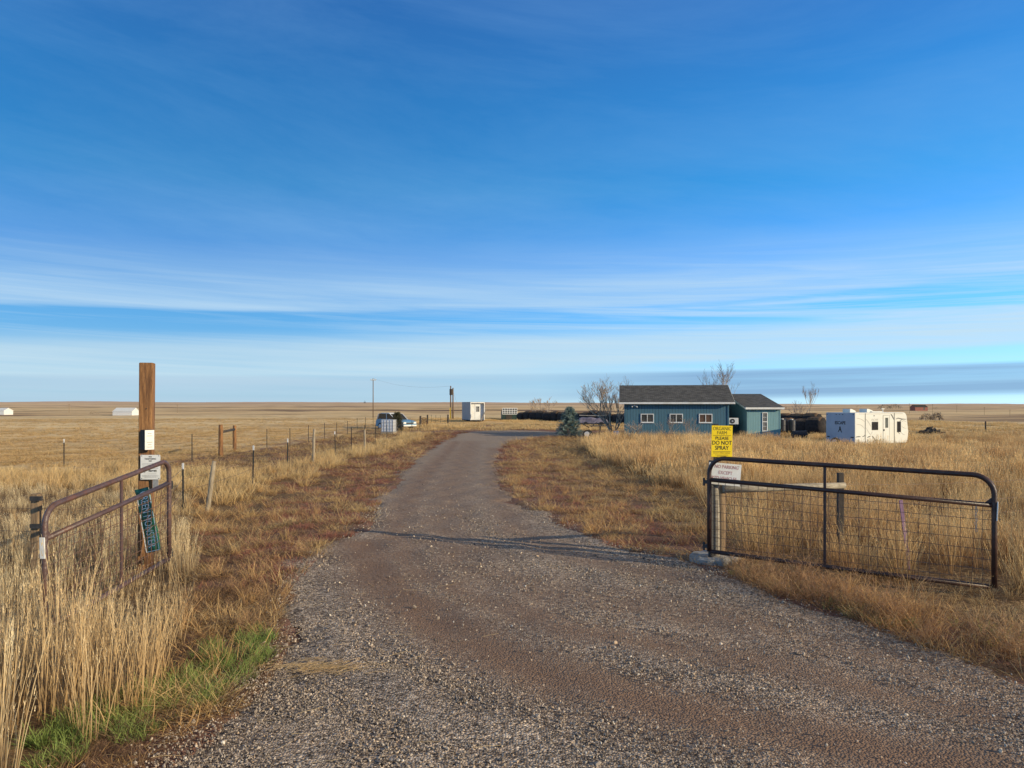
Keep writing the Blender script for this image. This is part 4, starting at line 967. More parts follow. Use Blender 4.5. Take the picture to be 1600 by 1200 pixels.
# ------------------------------------------------------------------ house
HZ = -.45
u0 = (8.22, 56.0)
house = empty('teal_house', 'dark teal sided house with shingle roof and three white windows', 'house', (u0[0], u0[1], HZ), R(-8))
HL, HD, EH, RH = 7.36, 6.4, 2.42 - HZ - .05, 3.54 - HZ
mb = MB(); mb.prism([(0, -.3), (HD, -.3), (HD, EH), (HD / 2, RH - .09), (0, EH)], 'x', 0, HL); mb.build('wall', M['teal'], house)
# roof: two slabs
ov = .38; slope = (RH - EH) / (HD / 2)
def slab(y0, z0, y1, z1, x0, x1, th, name, m, root, loc=(0, 0, 0)):
    # built in local coordinates where shingle rows follow the slope
    L_ = math.hypot(y1 - y0, z1 - z0); a = math.atan2(z1 - z0, y1 - y0)
    mb = MB().box(((x1 - x0) / 2, L_ / 2, th / 2), (x1 - x0, L_, th)); o = mb.build(name, m, root)
    o.location = (x0, y0, z0); o.rotation_euler = (a, 0, 0); return o
rf = slab(-ov, EH - slope * ov + .03, HD / 2, RH + .03, -ov, HL + ov, .05, 'roof', M['shingle'], house)
rf2 = MB().prism([(HD + ov, EH - slope * ov + .03), (HD / 2, RH + .03), (HD / 2, RH + .085), (HD + ov, EH - slope * ov + .085)], 'x', -ov, HL + ov).build('roof', M['shingle'], house)
MB().box((HL / 2, -ov - .018, EH - slope * ov + .01), (HL + 2 * ov + .02, .03, .13)).build('fascia', M['white'], house)
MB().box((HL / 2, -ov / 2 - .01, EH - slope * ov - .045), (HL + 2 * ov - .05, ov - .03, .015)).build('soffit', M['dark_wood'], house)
for xx in (-ov - .012, HL + ov + .012):
    MB().prism([(-ov, EH - slope * ov - .07), (HD / 2, RH - .07), (HD / 2, RH + .08), (-ov, EH - slope * ov + .06)], 'x', xx - .01, xx + .01).build('rake_board', M['white'], house)
MB().box((HL - .03, -.03, EH / 2), (.1, .03, EH - .15)).build('corner_board', M['teal'], house)
MB().box((.04, -.03, EH / 2), (.1, .03, EH - .15)).build('corner_board', M['teal'], house)
def slider(root, cx, cz, w, h, glass=('glass', 'glass'), y=0, vertical=False):
    fr = MB(); t = .055
    for q in (-1, 1): fr.box((cx + q * (w / 2 - t / 2), y - .03, cz), (t, .05, h))
    for q in (-1, 1): fr.box((cx, y - .03, cz + q * (h / 2 - t / 2)), (w - 2 * t, .05, t))
    if vertical: fr.box((cx, y - .032, cz), (w - 2 * t, .05, t))
    else: fr.box((cx, y - .032, cz), (t * .9, .05, h - 2 * t))
    f = fr.build('window', M['white'], root)
    for i, q in enumerate((-1, 1)):
        if vertical:
            c = (cx, y - .015, cz + q * (h / 4 - t / 4)); d = (w - 2 * t, .012, h / 2 - 1.5 * t)
        else: c = (cx + q * (w / 4 - t / 4), y - .015, cz); d = (w / 2 - 1.5 * t, .012, h - 2 * t)
        MB().box(c, d).build('pane', M[glass[i]], f)
        if vertical:
            g = MB(); g.box((c[0], y - .027, c[2]), (.022, .008, d[2])); g.box((c[0], y - .0275, c[2]), (d[0], .008, .022)); g.build('muntin', M['white'], f)
    MB().box((cx, y - .05, cz - h / 2 - .02), (w + .06, .06, .03)).build('sill', M['white'], f)
WZ = 1.15 - HZ
slider(house, 1.62, WZ, .94, .64, ('glass', 'glass')); slider(house, 3.68, WZ, .94, .64, ('glass', 'glass')); slider(house, 5.75, WZ, .94, .64, ('glass_brown', 'glass_brown'))
o = MB().box((.7, -.07, 2.52), (.1, .1, .08)).tube([(.64, -.1, 2.5), (.5, -.2, 2.44)], [.03, .06], 8).tube([(.76, -.1, 2.5), (.9, -.2, 2.44)], [.03, .06], 8).build('flood_light', M['white'], house)
# annex
ax0, ay0, AW, AD = X(1167, 55.4), 55.4, 2.42, 4.9
an = empty('lean_to_shed', 'lighter teal shed with narrow white window joined to the right of the house', 'shed', (ax0, ay0, HZ), 0)
AE, AR = 1.92 - HZ, Z(617, 60.3) - HZ
MB().prism([(0, -.3), (AD * 1.5, -.3), (AD * 1.5, AE + .45), (AD, AR - .05), (0, AE)], 'x', 0, AW).build('wall', M['teal_light'], an)
sl = (AR - AE) / AD; o2 = .28
slab(-o2, AE - sl * o2 + .03, AD, AR + .03, -.17, AW + .17, .05, 'roof', M['shingle'], an)
MB().prism([(AD * 1.5, AE + .48), (AD, AR + .03), (AD, AR + .08), (AD * 1.5, AE + .54)], 'x', -.17, AW + .17).build('roof', M['shingle'], an)
MB().box((AW / 2, -o2 - .018, AE - sl * o2 + .0), (AW + .37, .03, .14)).build('fascia', M['white'], an)
for xx in (-.182, AW + .182): MB().prism([(-o2, AE - sl * o2 - .07), (AD, AR - .07), (AD, AR + .075), (-o2, AE - sl * o2 + .055)], 'x', xx - .01, xx + .01).build('rake_board', M['white'], an)
slider(an, X(1195, ay0) - ax0, Z(659, ay0) - HZ, .38, 1.36, ('glass', 'glass'), vertical=True)
MB().box((.035, -.012, AE / 2), (.07, .02, AE - .1)).build('corner_board', M['teal_light'], an)
MB().box((AW - .035, -.012, AE / 2), (.07, .02, AE - .1)).build('corner_board', M['teal_light'], an)
# mini split unit
ac = empty('air_conditioner', 'white outdoor air conditioner unit on the wall between house and shed', 'air conditioner', (15.95, 55.35, Z(663, 55.3)), R(-8))
MB().box((0, 0, .23), (.66, .3, .46)).build('case', M['white'], ac, bevel=.02)
MB().tube([(-.08, -.155, .23), (-.08, -.165, .23)], .17, 20).build('fan_grille', M['black_metal'], ac)
MB().tube([(-.08, -.166, .23), (-.08, -.172, .23)], .06, 12).build('fan_hub', M['rim'], ac)
for q in (-.2, .2): MB().box((q, .1, -.03), (.04, .3, .05)).build('wall_bracket', M['black_metal'], ac)
hs_ = MB(); c = Vector((16.9, 57.6, Z(663, 57.6)))
for k in range(4): hs_.tube([c + Vector((-.02 * k, (.2 + .012 * k) * cos(a) * 2.2, (.2 + .012 * k) * sin(a))) for a in np.linspace(0, 2 * pi, 25)[:-1]], .014, 5, closed=True)
tag(hs_.build('garden_hose', M['galv'], smooth=True), 'coiled pale garden hose hanging on the shaded shed wall', 'hose')

# ------------------------------------------------------------------ camper
cz0 = Z(695, 50.6)
cm = empty('travel_trailer', 'white camper trailer with dark windows and curved graphics parked in the grass', 'camper', (.4467 * 50.6, 50.6, cz0), math.atan2(.47, .88))
CL, CW, CH = 5.5, 2.3, 2.12
def arc(cx, cz, r, a0, a1, n=6): return [(cx + r * cos(a), cz + r * sin(a)) for a in np.linspace(a0, a1, n)]
prof = [(0, 0), (CL - .35, 0), (CL - .12, .1), (CL, .75)] + arc(CL - .55, CH - .38, .38, .25, pi / 2) + arc(.08, CH - .08, .08, pi / 2, pi, 4)
# y axis runs away from the visible side
MB().prism(prof, 'y', 0, CW).build('body', M['rv_white'], cm, bevel=.02)
MB().box((-.008, CW / 2, CH / 2 + .01), (.012, CW - .05, CH - .08)).build('rear_panel', M['rv_rear'], cm)
MB().box((1.0, -.012, CH / 2), (.03, .02, CH - .08)).build('trim_strip', M['ink_grey'], cm)
MB().box((3.98, -.012, CH / 2), (.03, .02, CH - .08)).build('trim_strip', M['ink_grey'], cm)
MB().box((CL / 2 - .15, -.008, .035), (CL - .6, .014, .05)).build('skirt_trim', M['ink_pale'], cm)
MB().box((CL / 2 - .1, -.008, CH - .09), (CL - 1.0, .014, .025)).build('roof_trim', M['ink_pale'], cm)
def win(cx, cz, w, h, m, name='window', fr_m='black_metal'):
    f = MB().box((cx, -.012, cz), (w, .02, h)).build(name, M[fr_m], cm, bevel=.03)
    MB().box((cx, -.026, cz), (w - .07, .008, h - .07)).build('pane', M[m], f)
win(1.98, 1.22, .64, .56, 'glass_dark'); win(4.48, 1.13, .4, .74, 'glass_dark')
dr_ = MB()
for q in (-1, 1): dr_.box((3.15 + q * .33, -.01, .98), (.025, .016, 1.9))
dr_.box((3.15, -.01, 1.92), (.64, .016, .025)); dr_.box((3.15, -.01, .04), (.64, .016, .025))
dr_ = dr_.build('door', M['ink_pale'], cm)
MB().box((3.15, -.008, .98), (.62, .01, 1.84)).build('door_leaf', M['rv_white'], dr_)
MB().box((3.18, -.018, 1.42), (.3, .012, .68)).build('door_window', M['glass_grey'], dr_, bevel=.005)
MB().box((2.89, -.03, .93), (.05, .04, .12)).build('handle', M['black_metal'], dr_)
def swoosh(pts, w, m, name='graphic'):
    P = [Vector((a, 0, b)) for a, b in pts]
    # smooth by Catmull-Rom
    Q = []
    for i in range(len(P) - 1):
        p0, p1, p2, p3 = P[max(i - 1, 0)], P[i], P[i + 1], P[min(i + 2, len(P) - 1)]
        for t in np.linspace(0, 1, 7)[:-1]:
            Q.append(.5 * ((2 * p1) + (p2 - p0) * t + (2 * p0 - 5 * p1 + 4 * p2 - p3) * t * t + (3 * p1 - p0 - 3 * p2 + p3) * t ** 3))
    Q.append(P[-1]); n = len(Q); mb = MB(); vs = []
    for i, q in enumerate(Q):
        t = (Q[min(i + 1, n - 1)] - Q[max(i - 1, 0)]).normalized(); nn = Vector((-t.z, 0, t.x)); ww = w * (sin(pi * (i + .6) / (n + .2)) ** .6) / 2
        vs += [q + nn * ww + Vector((0, -.006, 0)), q - nn * ww + Vector((0, -.006, 0))]
    mb.add(vs, [(2 * i, 2 * i + 1, 2 * i + 3, 2 * i + 2) for i in range(n - 1)])
    mb.build(name, M[m], cm)
swoosh([(.15, 1.75), (.6, 1.68), (.95, 1.5)], .03, 'ink_pale'); swoosh([(.15, 1.35), (.6, 1.28), (.95, 1.05)], .03, 'ink_pale')
swoosh([(1.05, 1.7), (1.35, 1.45), (1.55, 1.2)], .04, 'ink_pale'); swoosh([(1.1, 1.1), (1.4, .75), (1.65, .6)], .03, 'ink_pale')
swoosh([(.05, .5), (.3, .53), (.55, .52)], .07, 'ink_grey'); swoosh([(.7, .52), (.9, .56), (1.0, .66)], .06, 'ink_grey'); swoosh([(1.2, .45), (1.35, .5), (1.55, .55)], .07, 'ink_grey')
swoosh([(1.68, .55), (1.85, .42), (2.05, .22)], .09, 'ink_grey'); swoosh([(1.62, .68), (1.68, .78), (1.7, .85)], .04, 'ink_pale')
swoosh([(3.62, 2.0), (3.78, 1.86), (3.95, 1.62)], .1, 'ink_grey')
swoosh([(4.15, 1.66), (4.4, 1.72), (4.8, 1.66), (5.3, 1.64)], .07, 'ink_grey'); swoosh([(4.55, 1.5), (4.7, 1.58), (4.85, 1.63)], .04, 'ink_grey')
swoosh([(4.25, .85), (4.45, .72), (4.6, .62)], .04, 'ink_grey'); swoosh([(4.6, .8), (4.9, .62), (5.15, .55)], .03, 'ink_pale'); swoosh([(4.75, 1.2), (5.0, 1.05), (5.3, 1.02)], .03, 'ink_pale'); swoosh([(4.75, 1.45), (5.0, 1.55), (5.25, 1.45)], .03, 'ink_pale')
for x in (.35, 1.25, 2.55): MB().box((x, -.008, .27), (.14, .012, .16)).build('service_hatch', M['ink_pale'], cm)
text_obj('ESCAPE', .2, M['ink_pale'], cm, (1.98, -.004, 1.62), sx=1.05, bold=.0)
MB().box((1.9, -.01, 1.9), (.14, .012, .05)).build('marker_lamp', M['ink_grey'], cm)
# rear face lettering and emblem
text_obj('ESCAPE', .29, M['ink'], cm, (-.018, CW * .5, 1.42), (pi / 2, 0, -pi / 2), sx=.88, bold=.03)
def rear_poly(pts, m='ink'):
    v = [(-.0175, CW - y, z) for y, z in pts]; MB().add(v, [tuple(range(len(v)))]).build('emblem', M[m], cm)
rear_poly([(1.08, 1.16), (1.15, 1.2), (1.2, 1.15), (1.2, 1.05), (1.3, .78), (1.24, .78), (1.14, .96), (1.02, .8), (.97, .82), (1.08, 1.0)])
for q in (.1, .85, 1.1, 1.35, CW - .12): MB().box((-.02, CW - q, 1.99), (.02, .09, .035)).build('marker_lamp', M['black_metal'], cm)
for q in (.2, CW - .2): MB().box((-.02, q, .48), (.02, .22, .07)).build('tail_lamp', M['black_metal'], cm)
sp_ = MB().tube([(-.04, CW - .86, .1), (-.2, CW - .86, .1)], .33, 24).build('spare_wheel', M['rubber'], cm, smooth=False, bevel=.03)
MB().tube([(-.202, CW - .86, .1), (-.212, CW - .86, .1)], .22, 20).build('rim', M['rim'], sp_)
MB().tube([(-.213, CW - .86, .1), (-.225, CW - .86, .1)], .05, 10).build('hub', M['black_metal'], sp_)
for y in (.16, CW - .16):
    w = MB().tube([(2.15, y - .1, -.2), (2.15, y + .1, -.2)], .33, 22).build('wheel', M['rubber'], cm, bevel=.02)
    MB().tube([(2.15, y - .104, -.2), (2.15, y - .11, -.2)], .2, 18).build('rim', M['rim'], w)
swoosh([(1.75, .02), (1.85, .18), (2.15, .27), (2.45, .18), (2.55, .02)], .08, 'ink_grey', 'wheel_arch')
for (x, y, l) in ((.6, 1.15, .6), (2.3, 1.15, .7)):
    MB().prism([(0, 0), (l, 0), (l * .9, .12), (l * .25, .24), (0, .24)], 'y', y - .3, y + .3).build('roof_vent', M['rv_white'], cm, (x, 0, CH), bevel=.02)
MB().box((3.2, 1.1, CH + .04), (1.1, .8, .07)).build('roof_hatch', M['rv_white'], cm, bevel=.02)
MB().tube([(3.75, .7, CH), (3.75, .7, CH + .22)], .03, 8).box((3.75, .7, CH + .24), (.3, .06, .05)).build('roof_antenna', M['rv_white'], cm)
MB().tube([(.1, .3, -.02), (.1, .3, -.55)], .04, 8).tube([(.1, CW - .3, -.02), (.1, CW - .3, -.55)], .04, 8).tube([(4.7, .3, -.02), (4.7, .3, -.55)], .04, 8).build('stabiliser_jack', M['black_metal'], cm)

# ------------------------------------------------------------------ box trailer
BYt = 100; bxx = X(735, BYt); bzt = tz(bxx, BYt)
bt = empty('box_trailer', 'grey box trailer with white recessed end and window beyond the driveway', 'trailer', (bxx, BYt, bzt), math.atan2(.28, .96))
BW, BL = 1.9, 5.0; z0, z1 = Z(656.5, BYt) - bzt, Z(628.5, BYt) - bzt; H = z1 - z0
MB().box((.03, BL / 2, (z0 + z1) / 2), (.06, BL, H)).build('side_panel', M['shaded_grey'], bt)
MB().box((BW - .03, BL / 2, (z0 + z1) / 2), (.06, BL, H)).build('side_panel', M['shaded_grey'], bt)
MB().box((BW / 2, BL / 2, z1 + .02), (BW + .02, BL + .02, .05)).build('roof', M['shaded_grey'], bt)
MB().box((BW / 2, BL / 2 + .15, z0 - .02), (BW, BL - .2, .1)).build('floor', M['dark_wood'], bt)
fr_ = MB()
for q in (.045, BW - .045): fr_.box((q, -.02, (z0 + z1) / 2), (.09, .06, H))
fr_.box((BW / 2, -.021, z1 - .05), (BW - .18, .06, .12)); fr_.build('end_frame', M['white'], bt)
wl = MB().box((BW / 2, .35, (z0 + z1) / 2), (BW - .13, .04, H)).build('end_wall', M['white'], bt)
dd_ = MB().box((BW * .55, .32, z0 + H * .47), (.72, .03, H * .85)).build('door', M['sign_white'], bt)
f = MB().box((BW * .56, .295, z0 + H * .62), (.5, .03, .78)).build('window', M['white'], dd_)
for i in range(2):
    for j in range(3): MB().box((BW * .56 + (i - .5) * .22, .275, z0 + H * .62 + (j - 1) * .24), (.18, .015, .2)).build('pane', M['glass_dark'], f)
for (x, y) in ((.2, 2.6), (BW - .2, 2.6), (.2, 1.6), (BW - .2, 1.6)):
    w = MB().tube([(x - .1, y, .35), (x + .1, y, .35)], .35, 16).build('wheel', M['rubber'], bt)
MB().box((BW / 2, -.5, z0 - .08), (.9, 1.0, .07)).box((BW * .4, -.2, z0 - .25), (.08, .08, .4)).build('drawbar', M['black_metal'], bt)
o = MB().box((0, 0, .8), (.12, .05, 1.7)).build('plank', M['rail_wood'], None, (X(752, 99), 99, bzt + .15)); o.rotation_euler = (0, R(22), 0); tag(o, 'pale plank leaning against the white end of the box trailer', 'plank')

# green shed with pane front
GYd = 112; gx0 = X(785, GYd); gz = tz(gx0, GYd)
gs = empty('green_glazed_shed', 'small dark green shed with white pane grid front between trailer and bales', 'shed', (gx0, GYd, gz), R(6))
gW = 23 * GYd / 1200; gz1 = Z(638, GYd) - gz
MB().prism([(0, -.1), (2.2, -.1), (2.2, gz1 * .7), (.35, gz1), (.0, gz1)], 'x', 0, gW).build('wall', M['dark_green'], gs)
g = MB()
for j, zz in enumerate(np.linspace(gz1 * .52, gz1, 4)): g.box((gW / 2, -.04, zz), (gW, .05, .09))
for i in range(7): g.box((gW * i / 6, -.041, gz1 * .76), (.07, .05, gz1 * .5))
g.build('window_grid', M['white'], gs)
MB().box((gW / 2, -.01, gz1 * .76), (gW * .97, .012, gz1 * .46)).build('pane', M['glass_dark'], gs)
MB().box((gW * .45, -.03, gz1 * .3), (.9, .04, gz1 * .45)).build('door', M['dark_wood'], gs)

# ------------------------------------------------------------------ bales
def bale_mesh(seed, w=1.5, rr=.78):
    r = random.Random(seed); n, m_ = 26, 7; vs = []; fs = []
    for i in range(m_):
        t = i / (m_ - 1); x = (t - .5) * w
        for k in range(n):
            a = 2 * pi * k / n; q = rr * (1 + .035 * sin(3 * a + seed) + r.gauss(0, .02)) * (.9 if i in (0, m_ - 1) else 1)
            vs.append((x + r.gauss(0, .02), q * cos(a) * 1.0, max(q * sin(a), -rr * .86) + rr * .86))
    for i in range(m_ - 1):
        for k in range(n): fs.append((i * n + k, i * n + (k + 1) % n, (i + 1) * n + (k + 1) % n, (i + 1) * n + k))
    fs += [tuple(range(n - 1, -1, -1)), tuple((m_ - 1) * n + k for k in range(n))]
    me = bpy.data.meshes.new('bale'); me.from_pydata(vs, [], fs); me.materials.append(M['hay']); me.materials.append(M['hay_top'])
    bm = bmesh.new(); bm.from_mesh(me); bmesh.ops.recalc_face_normals(bm, faces=bm.faces); bm.to_mesh(me); bm.free()
    for p in me.polygons: p.use_smooth = True; p.material_index = 1 if p.center.z > rr * 1.55 else 0
    return me
bms = [bale_mesh(s) for s in range(4)]
A = Vector((1.6, 110)); B = Vector((29.3, 70)); n = int((B - A).length / 1.56)
dirb = (B - A).normalized(); yawb = math.atan2(dirb.y, dirb.x)
for i in range(n):
    p = A + dirb * (1.56 * i)
    if 14.5 < i < 17.5 and False: continue
    o = bpy.data.objects.new('round_bale', bms[i % 4]); col.objects.link(o)
    o.location = (p.x, p.y, tz(p.x, p.y)); s = random.uniform(.96, 1.06) * (1.05 if i > n * .6 else .98); o.scale = (1, s, s * random.uniform(.86, 1.08)); o.rotation_euler = (0, 0, yawb + random.uniform(-.14, .14)); o.location.y += random.uniform(-.3, .3)
    pp = 800 + p.x / p.y * 1200
    lb = ('leftmost dark round bale of the row, beside the green shed' if i == 0 else 'dark weathered round bale in the long row left of the spruce' if pp < 878 else 'dark weathered round bale in the row between spruce and house' if pp < 968 else 'dark round bale in the row behind the teal house' if pp < 1215 else 'dark round bale in the row between the shed and the camper')
    tag(o, lb, 'bale', 'dark round bales in one long row')
# second layer on the near right end makes it taller
for i in range(int(n * .80), n - 1):
    p = A + dirb * (1.56 * i + .78) + Vector((.3, .5))
    o = bpy.data.objects.new('round_bale', bms[(i + 1) % 4]); col.objects.link(o)
    o.location = (p.x + .8, p.y + 1.2, tz(p.x, p.y) + .42); o.rotation_euler = (0, 0, yawb + random.uniform(-.05, .05))
    tag(o, 'dark round bale of the back row between the shed and the camper', 'bale', 'dark round bales in one long row')

# old covered wagon between spruce and tree
wx, wy = X(905, 84), 84; wz_ = tz(wx, wy)
wg = empty('covered_wagon', 'low wagon under a grey purple tarp in front of the bales right of the spruce', 'wagon', (wx, wy, wz_), R(-4))
r = random.Random(4); mb = MB(); prof = [(-.1, .35), (.0, .9), (.3, 1.02), (.8, .98), (1.3, 1.05), (1.9, .9), (2.5, .98), (3.0, .8), (3.2, .35)]
mb.prism(prof, 'y', 0, 1.6).build('tarp', noise_mat('faded tarp', (.12, .11, .16), (.26, .23, .29), 2, .7, .5, 6), wg, bevel=.08)
MB().box((1.55, .8, .3), (3.4, 1.7, .12)).build('deck', M['dark_wood'], wg)
for x in (.7, 2.4):
    for y in (-.05, 1.65): MB().tube([(x, y - .1, .26), (x, y + .1, .26)], .27, 14).build('wheel', M['rubber'], wg)
MB().tube([(.0, -.05, 1.25), (1.6, -.05, 1.2), (3.0, -.05, 1.28)], .05, 6).build('pole', M['galv'], wg)
# ------------------------------------------------------------------ trees
def bare_tree(name, label, x, y, h, seed, spread=.5, trunks=1, depth=5, rad0=None, parent_z=None, twigr=.012, up=.25, group=None, tilt=.38, wx=1.0):
    r = random.Random(seed); z = tz(x, y)
    root = empty(name, label, 'tree', (x, y, z), 0, group); tk = MB(); cr = MB(); rad0 = rad0 or h * .02
    def grow(p, d, L, rr, dep):
        pts = [p]; dd = d.copy(); seg = 3
        for k in range(seg):
            dd = (dd + Vector((r.gauss(0, .13), r.gauss(0, .13), r.gauss(.04, .06)))).normalized(); pts.append(pts[-1] + dd * L / seg)
        r1 = max(rr * .62, twigr * .55)
        (tk if dep >= depth - 1 else cr).tube(pts, [rr + (r1 - rr) * k / seg for k in range(seg + 1)], 6 if dep >= depth - 1 else (4 if dep > 1 else 3), cap=False)
        if dep <= 0: return
        for _ in range(r.choice((2, 3, 3)) if dep > 1 else 3):
            a = r.uniform(0, 2 * pi); t = r.uniform(.45, 1); q = pts[min(seg, int(t * seg) + 1)]
            nd = (dd + Vector((cos(a) * spread, sin(a) * spread, r.uniform(-.1, .35) * up * 2))).normalized()
            grow(q, nd, L * r.uniform(.6, .85), r1, dep - 1)
    for t in range(trunks):
        a = 2 * pi * t / max(trunks, 1) + r.uniform(0, 1); s = 0 if trunks == 1 else tilt * r.uniform(.6, 1.25)
        grow(Vector((0, 0, -.1)), Vector((cos(a) * s, sin(a) * s, 1)).normalized(), h * .34, rad0 * r.uniform(.7, 1.1), depth)
    tk.build('trunk', M['bark'], root, smooth=True); cr.build('crown', M['twig'], root)
    zs = sorted(v[2] for v in tk.v + cr.v); k = h / zs[int(.985 * len(zs))]; root.scale = (k * wx, k * wx, k)
    return root
bare_tree('bare_tree', 'spreading bare multi stemmed tree at the left end of the teal house', X(957, 62), 62, Z(597, 62) - tz(8.1, 62), 12, .42, 7, 5, .075, twigr=.014, up=.5, tilt=.62)
bare_tree('bare_tree', 'bare tree top rising behind the right half of the house roof', X(1126, 74), 74, Z(571, 74) - tz(20, 74), 6, .3, 2, 5, .07, twigr=.014, up=.6, tilt=.2, wx=1.25)
bare_tree('bare_tree', 'small bare treetop showing above the middle of the house roof', X(1010, 80), 80, Z(594, 80) - tz(14, 80), 8, .3, 2, 4, .05, twigr=.014)
bare_tree('bare_tree', 'thin upright bare tree between the shed and the camper', X(1266, 84), 84, Z(602, 84) - tz(32, 84), 21, .2, 2, 5, .05, twigr=.013, up=.6, tilt=.12, wx=.75)
bare_tree('bare_tree', 'low bare shrub beside the thin upright tree', X(1248, 90), 90, Z(628, 90) - tz(33, 90), 19, .4, 4, 3, .05, twigr=.02)
bare_tree('bare_tree', 'left of the two small bare trees behind the bale row', X(838, 135), 135, Z(627, 135) - tz(4, 135), 14, .4, 3, 4, .06, twigr=.03)
bare_tree('bare_tree', 'right of the two small bare trees behind the bale row', X(853, 132), 132, Z(622, 132) - tz(6, 132), 15, .4, 3, 4, .06, twigr=.03)
# dry shrubs in front of the house wall
bare_tree('dry_shrub', 'dry arching shrub against the left part of the house wall', X(990, 54), 54, 1.25, 31, .7, 5, 3, .02, twigr=.012, up=-.1)
bare_tree('dry_shrub', 'dry upright weed stalks below the middle house window', X(1046, 53), 53, 1.5, 32, .3, 5, 3, .016, twigr=.01)
bare_tree('dry_shrub', 'dry upright weed stalks below the right house window', X(1080, 52.6), 52.6, 1.5, 33, .3, 5, 3, .016, twigr=.01)

def conifer(name, label, x, y, h, w, m, seed, n=5200, shape=1.0):
    r = random.Random(seed); z = tz(x, y); root = empty(name, label, 'tree', (x, y, z))
    MB().tube([(0, 0, -.1), (0, 0, h * .92)], [h * .04, .015], 8).build('trunk', M['bark'], root)
    V = []; F = []; At = []
    nb = 150
    br = []
    for i in range(nb):
        t = (i / nb) ** .85; zz = h * (.05 + .93 * t); ln = w * (1 - t) ** (.75 * shape) * r.uniform(.65, 1.12) + .06; a = i * 2.4 + r.gauss(0, .3)
        br.append((zz, ln, a, r.random()))
    for i in range(n):
        zz, ln, a, rd = r.choices(br, weights=[b[1] for b in br])[0] if i % 7 == 0 else br[i % nb]
        t = r.random() ** .6; p = Vector((cos(a) * ln * t, sin(a) * ln * t, zz - .12 * ln * t + .16 * ln * t * t)) + Vector((r.gauss(0, .055), r.gauss(0, .055), r.gauss(0, .035)))
        d = Vector((cos(a) + r.gauss(0, .6), sin(a) + r.gauss(0, .6), r.gauss(.35, .4))).normalized(); s = Vector((r.gauss(0, 1), r.gauss(0, 1), r.gauss(0, 1))).normalized().cross(d) * .02
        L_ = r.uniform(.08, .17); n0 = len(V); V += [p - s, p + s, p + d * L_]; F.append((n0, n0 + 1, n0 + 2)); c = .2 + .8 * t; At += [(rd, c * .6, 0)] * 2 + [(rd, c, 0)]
    me = bpy.data.meshes.new('crown'); me.from_pydata(V, [], F); me.materials.append(m)
    at = me.attributes.new('bl', 'FLOAT_VECTOR', 'POINT'); at.data.foreach_set('vector', np.array(At, dtype=np.float32).ravel())
    o = bpy.data.objects.new('crown', me); col.objects.link(o); o.parent = root
    return root
sx_, sy_ = X(890, 57.5), 57.5
conifer('spruce_tree', 'small blue green spruce beside the driveway left of the house', sx_, sy_, Z(636, 57.5) - tz(sx_, sy_), 1.0, M['spruce'], 3, 13000, .8)
jx, jy = X(621, 68), 68
conifer('juniper_tree', 'dark olive juniper standing in front of the pale blue car', jx, jy, Z(644, 68) - tz(jx, jy), .5, M['juniper'], 4, 4500, .5)

# ------------------------------------------------------------------ tote and car
tx, ty = X(607.5, 62), 62; tzz = tz(tx, ty) + .08
tt_ = empty('liquid_tote', 'white plastic liquid tote in a square metal cage by the driveway fence', 'tote', (tx, ty, tzz), R(-8))
MB().box((0, 0, .62), (.94, .94, .95)).build('tank', M['plastic'], tt_, bevel=.05)
mb = MB()
for s in (-1, 1):
    for q in np.linspace(-.48, .48, 5): mb.box((q, s * .49, .62), (.022, .02, 1.0)); mb.box((s * .49, q, .62), (.02, .022, 1.0))
    for q in np.linspace(.14, 1.12, 5): mb.box((0, s * .50, q), (1.0, .02, .022)); mb.box((s * .50, 0, q), (.02, 1.0, .022))
mb.build('cage', M['galv'], tt_)
MB().box((0, 0, .06), (1.02, 1.02, .12)).build('pallet', M['grey_wood'], tt_)
MB().tube([(0, 0, 1.1), (0, 0, 1.15)], .1, 12).build('lid', M['blue_bin'], tt_)

cx_, cy_ = X(618, 74), 74; czz = tz(cx_, cy_)
car = empty('parked_car', 'pale blue car with white roof parked behind the tote and juniper', 'car', (cx_, cy_, czz), R(-42))
side = [(-2.0, .35), (-1.95, .85), (-1.85, .95), (-1.5, 1.02), (.55, 1.0), (1.5, .9), (2.05, .78), (2.12, .5), (2.05, .3), (-1.95, .28)]
MB().prism(side, 'y', -.85, .85).build('body', M['car_blue'], car, bevel=.06)
cab = [(-1.85, .97), (-1.6, 1.5), (-1.2, 1.58), (-.1, 1.56), (.15, 1.48), (.85, .98)]
MB().prism(cab, 'y', -.74, .74).build('cabin_glass', M['glass_dark'], car, bevel=.04)
MB().prism([(-1.66, 1.5), (-1.2, 1.6), (-.1, 1.59), (.12, 1.5), (-.1, 1.53), (-1.2, 1.54)], 'y', -.77, .77).build('roof', M['white'], car, bevel=.02)
pil = MB()
for s in (-1, 1):
    for (a, b) in (((.85, .98), (.13, 1.5)), ((-.4, 1.0), (-.42, 1.55)), ((-1.87, .97), (-1.62, 1.52))): pil.tube([(a[0], s * .765, a[1]), (b[0], s * .765, b[1])], .035, 6)
pil.build('window_pillar', M['white'], car)
for s in (-1, 1):
    MB().box((2.09, s * .62, .66), (.08, .34, .16)).build('headlight', M['white'], car, bevel=.02)
    for x in (-1.3, 1.35):
        w = MB().tube([(x, s * .87, .32), (x, s * .68, .32)], .32, 20).build('wheel', M['rubber'], car, bevel=.02)
        MB().tube([(x, s * .885, .32), (x, s * .87, .32)], .19, 14).build('rim', M['rim'], w)
MB().box((2.11, 0, .62), (.06, .8, .14)).build('grille', M['black_metal'], car)
MB().box((2.12, 0, .4), (.08, 1.6, .14)).build('bumper', M['white'], car, bevel=.03)

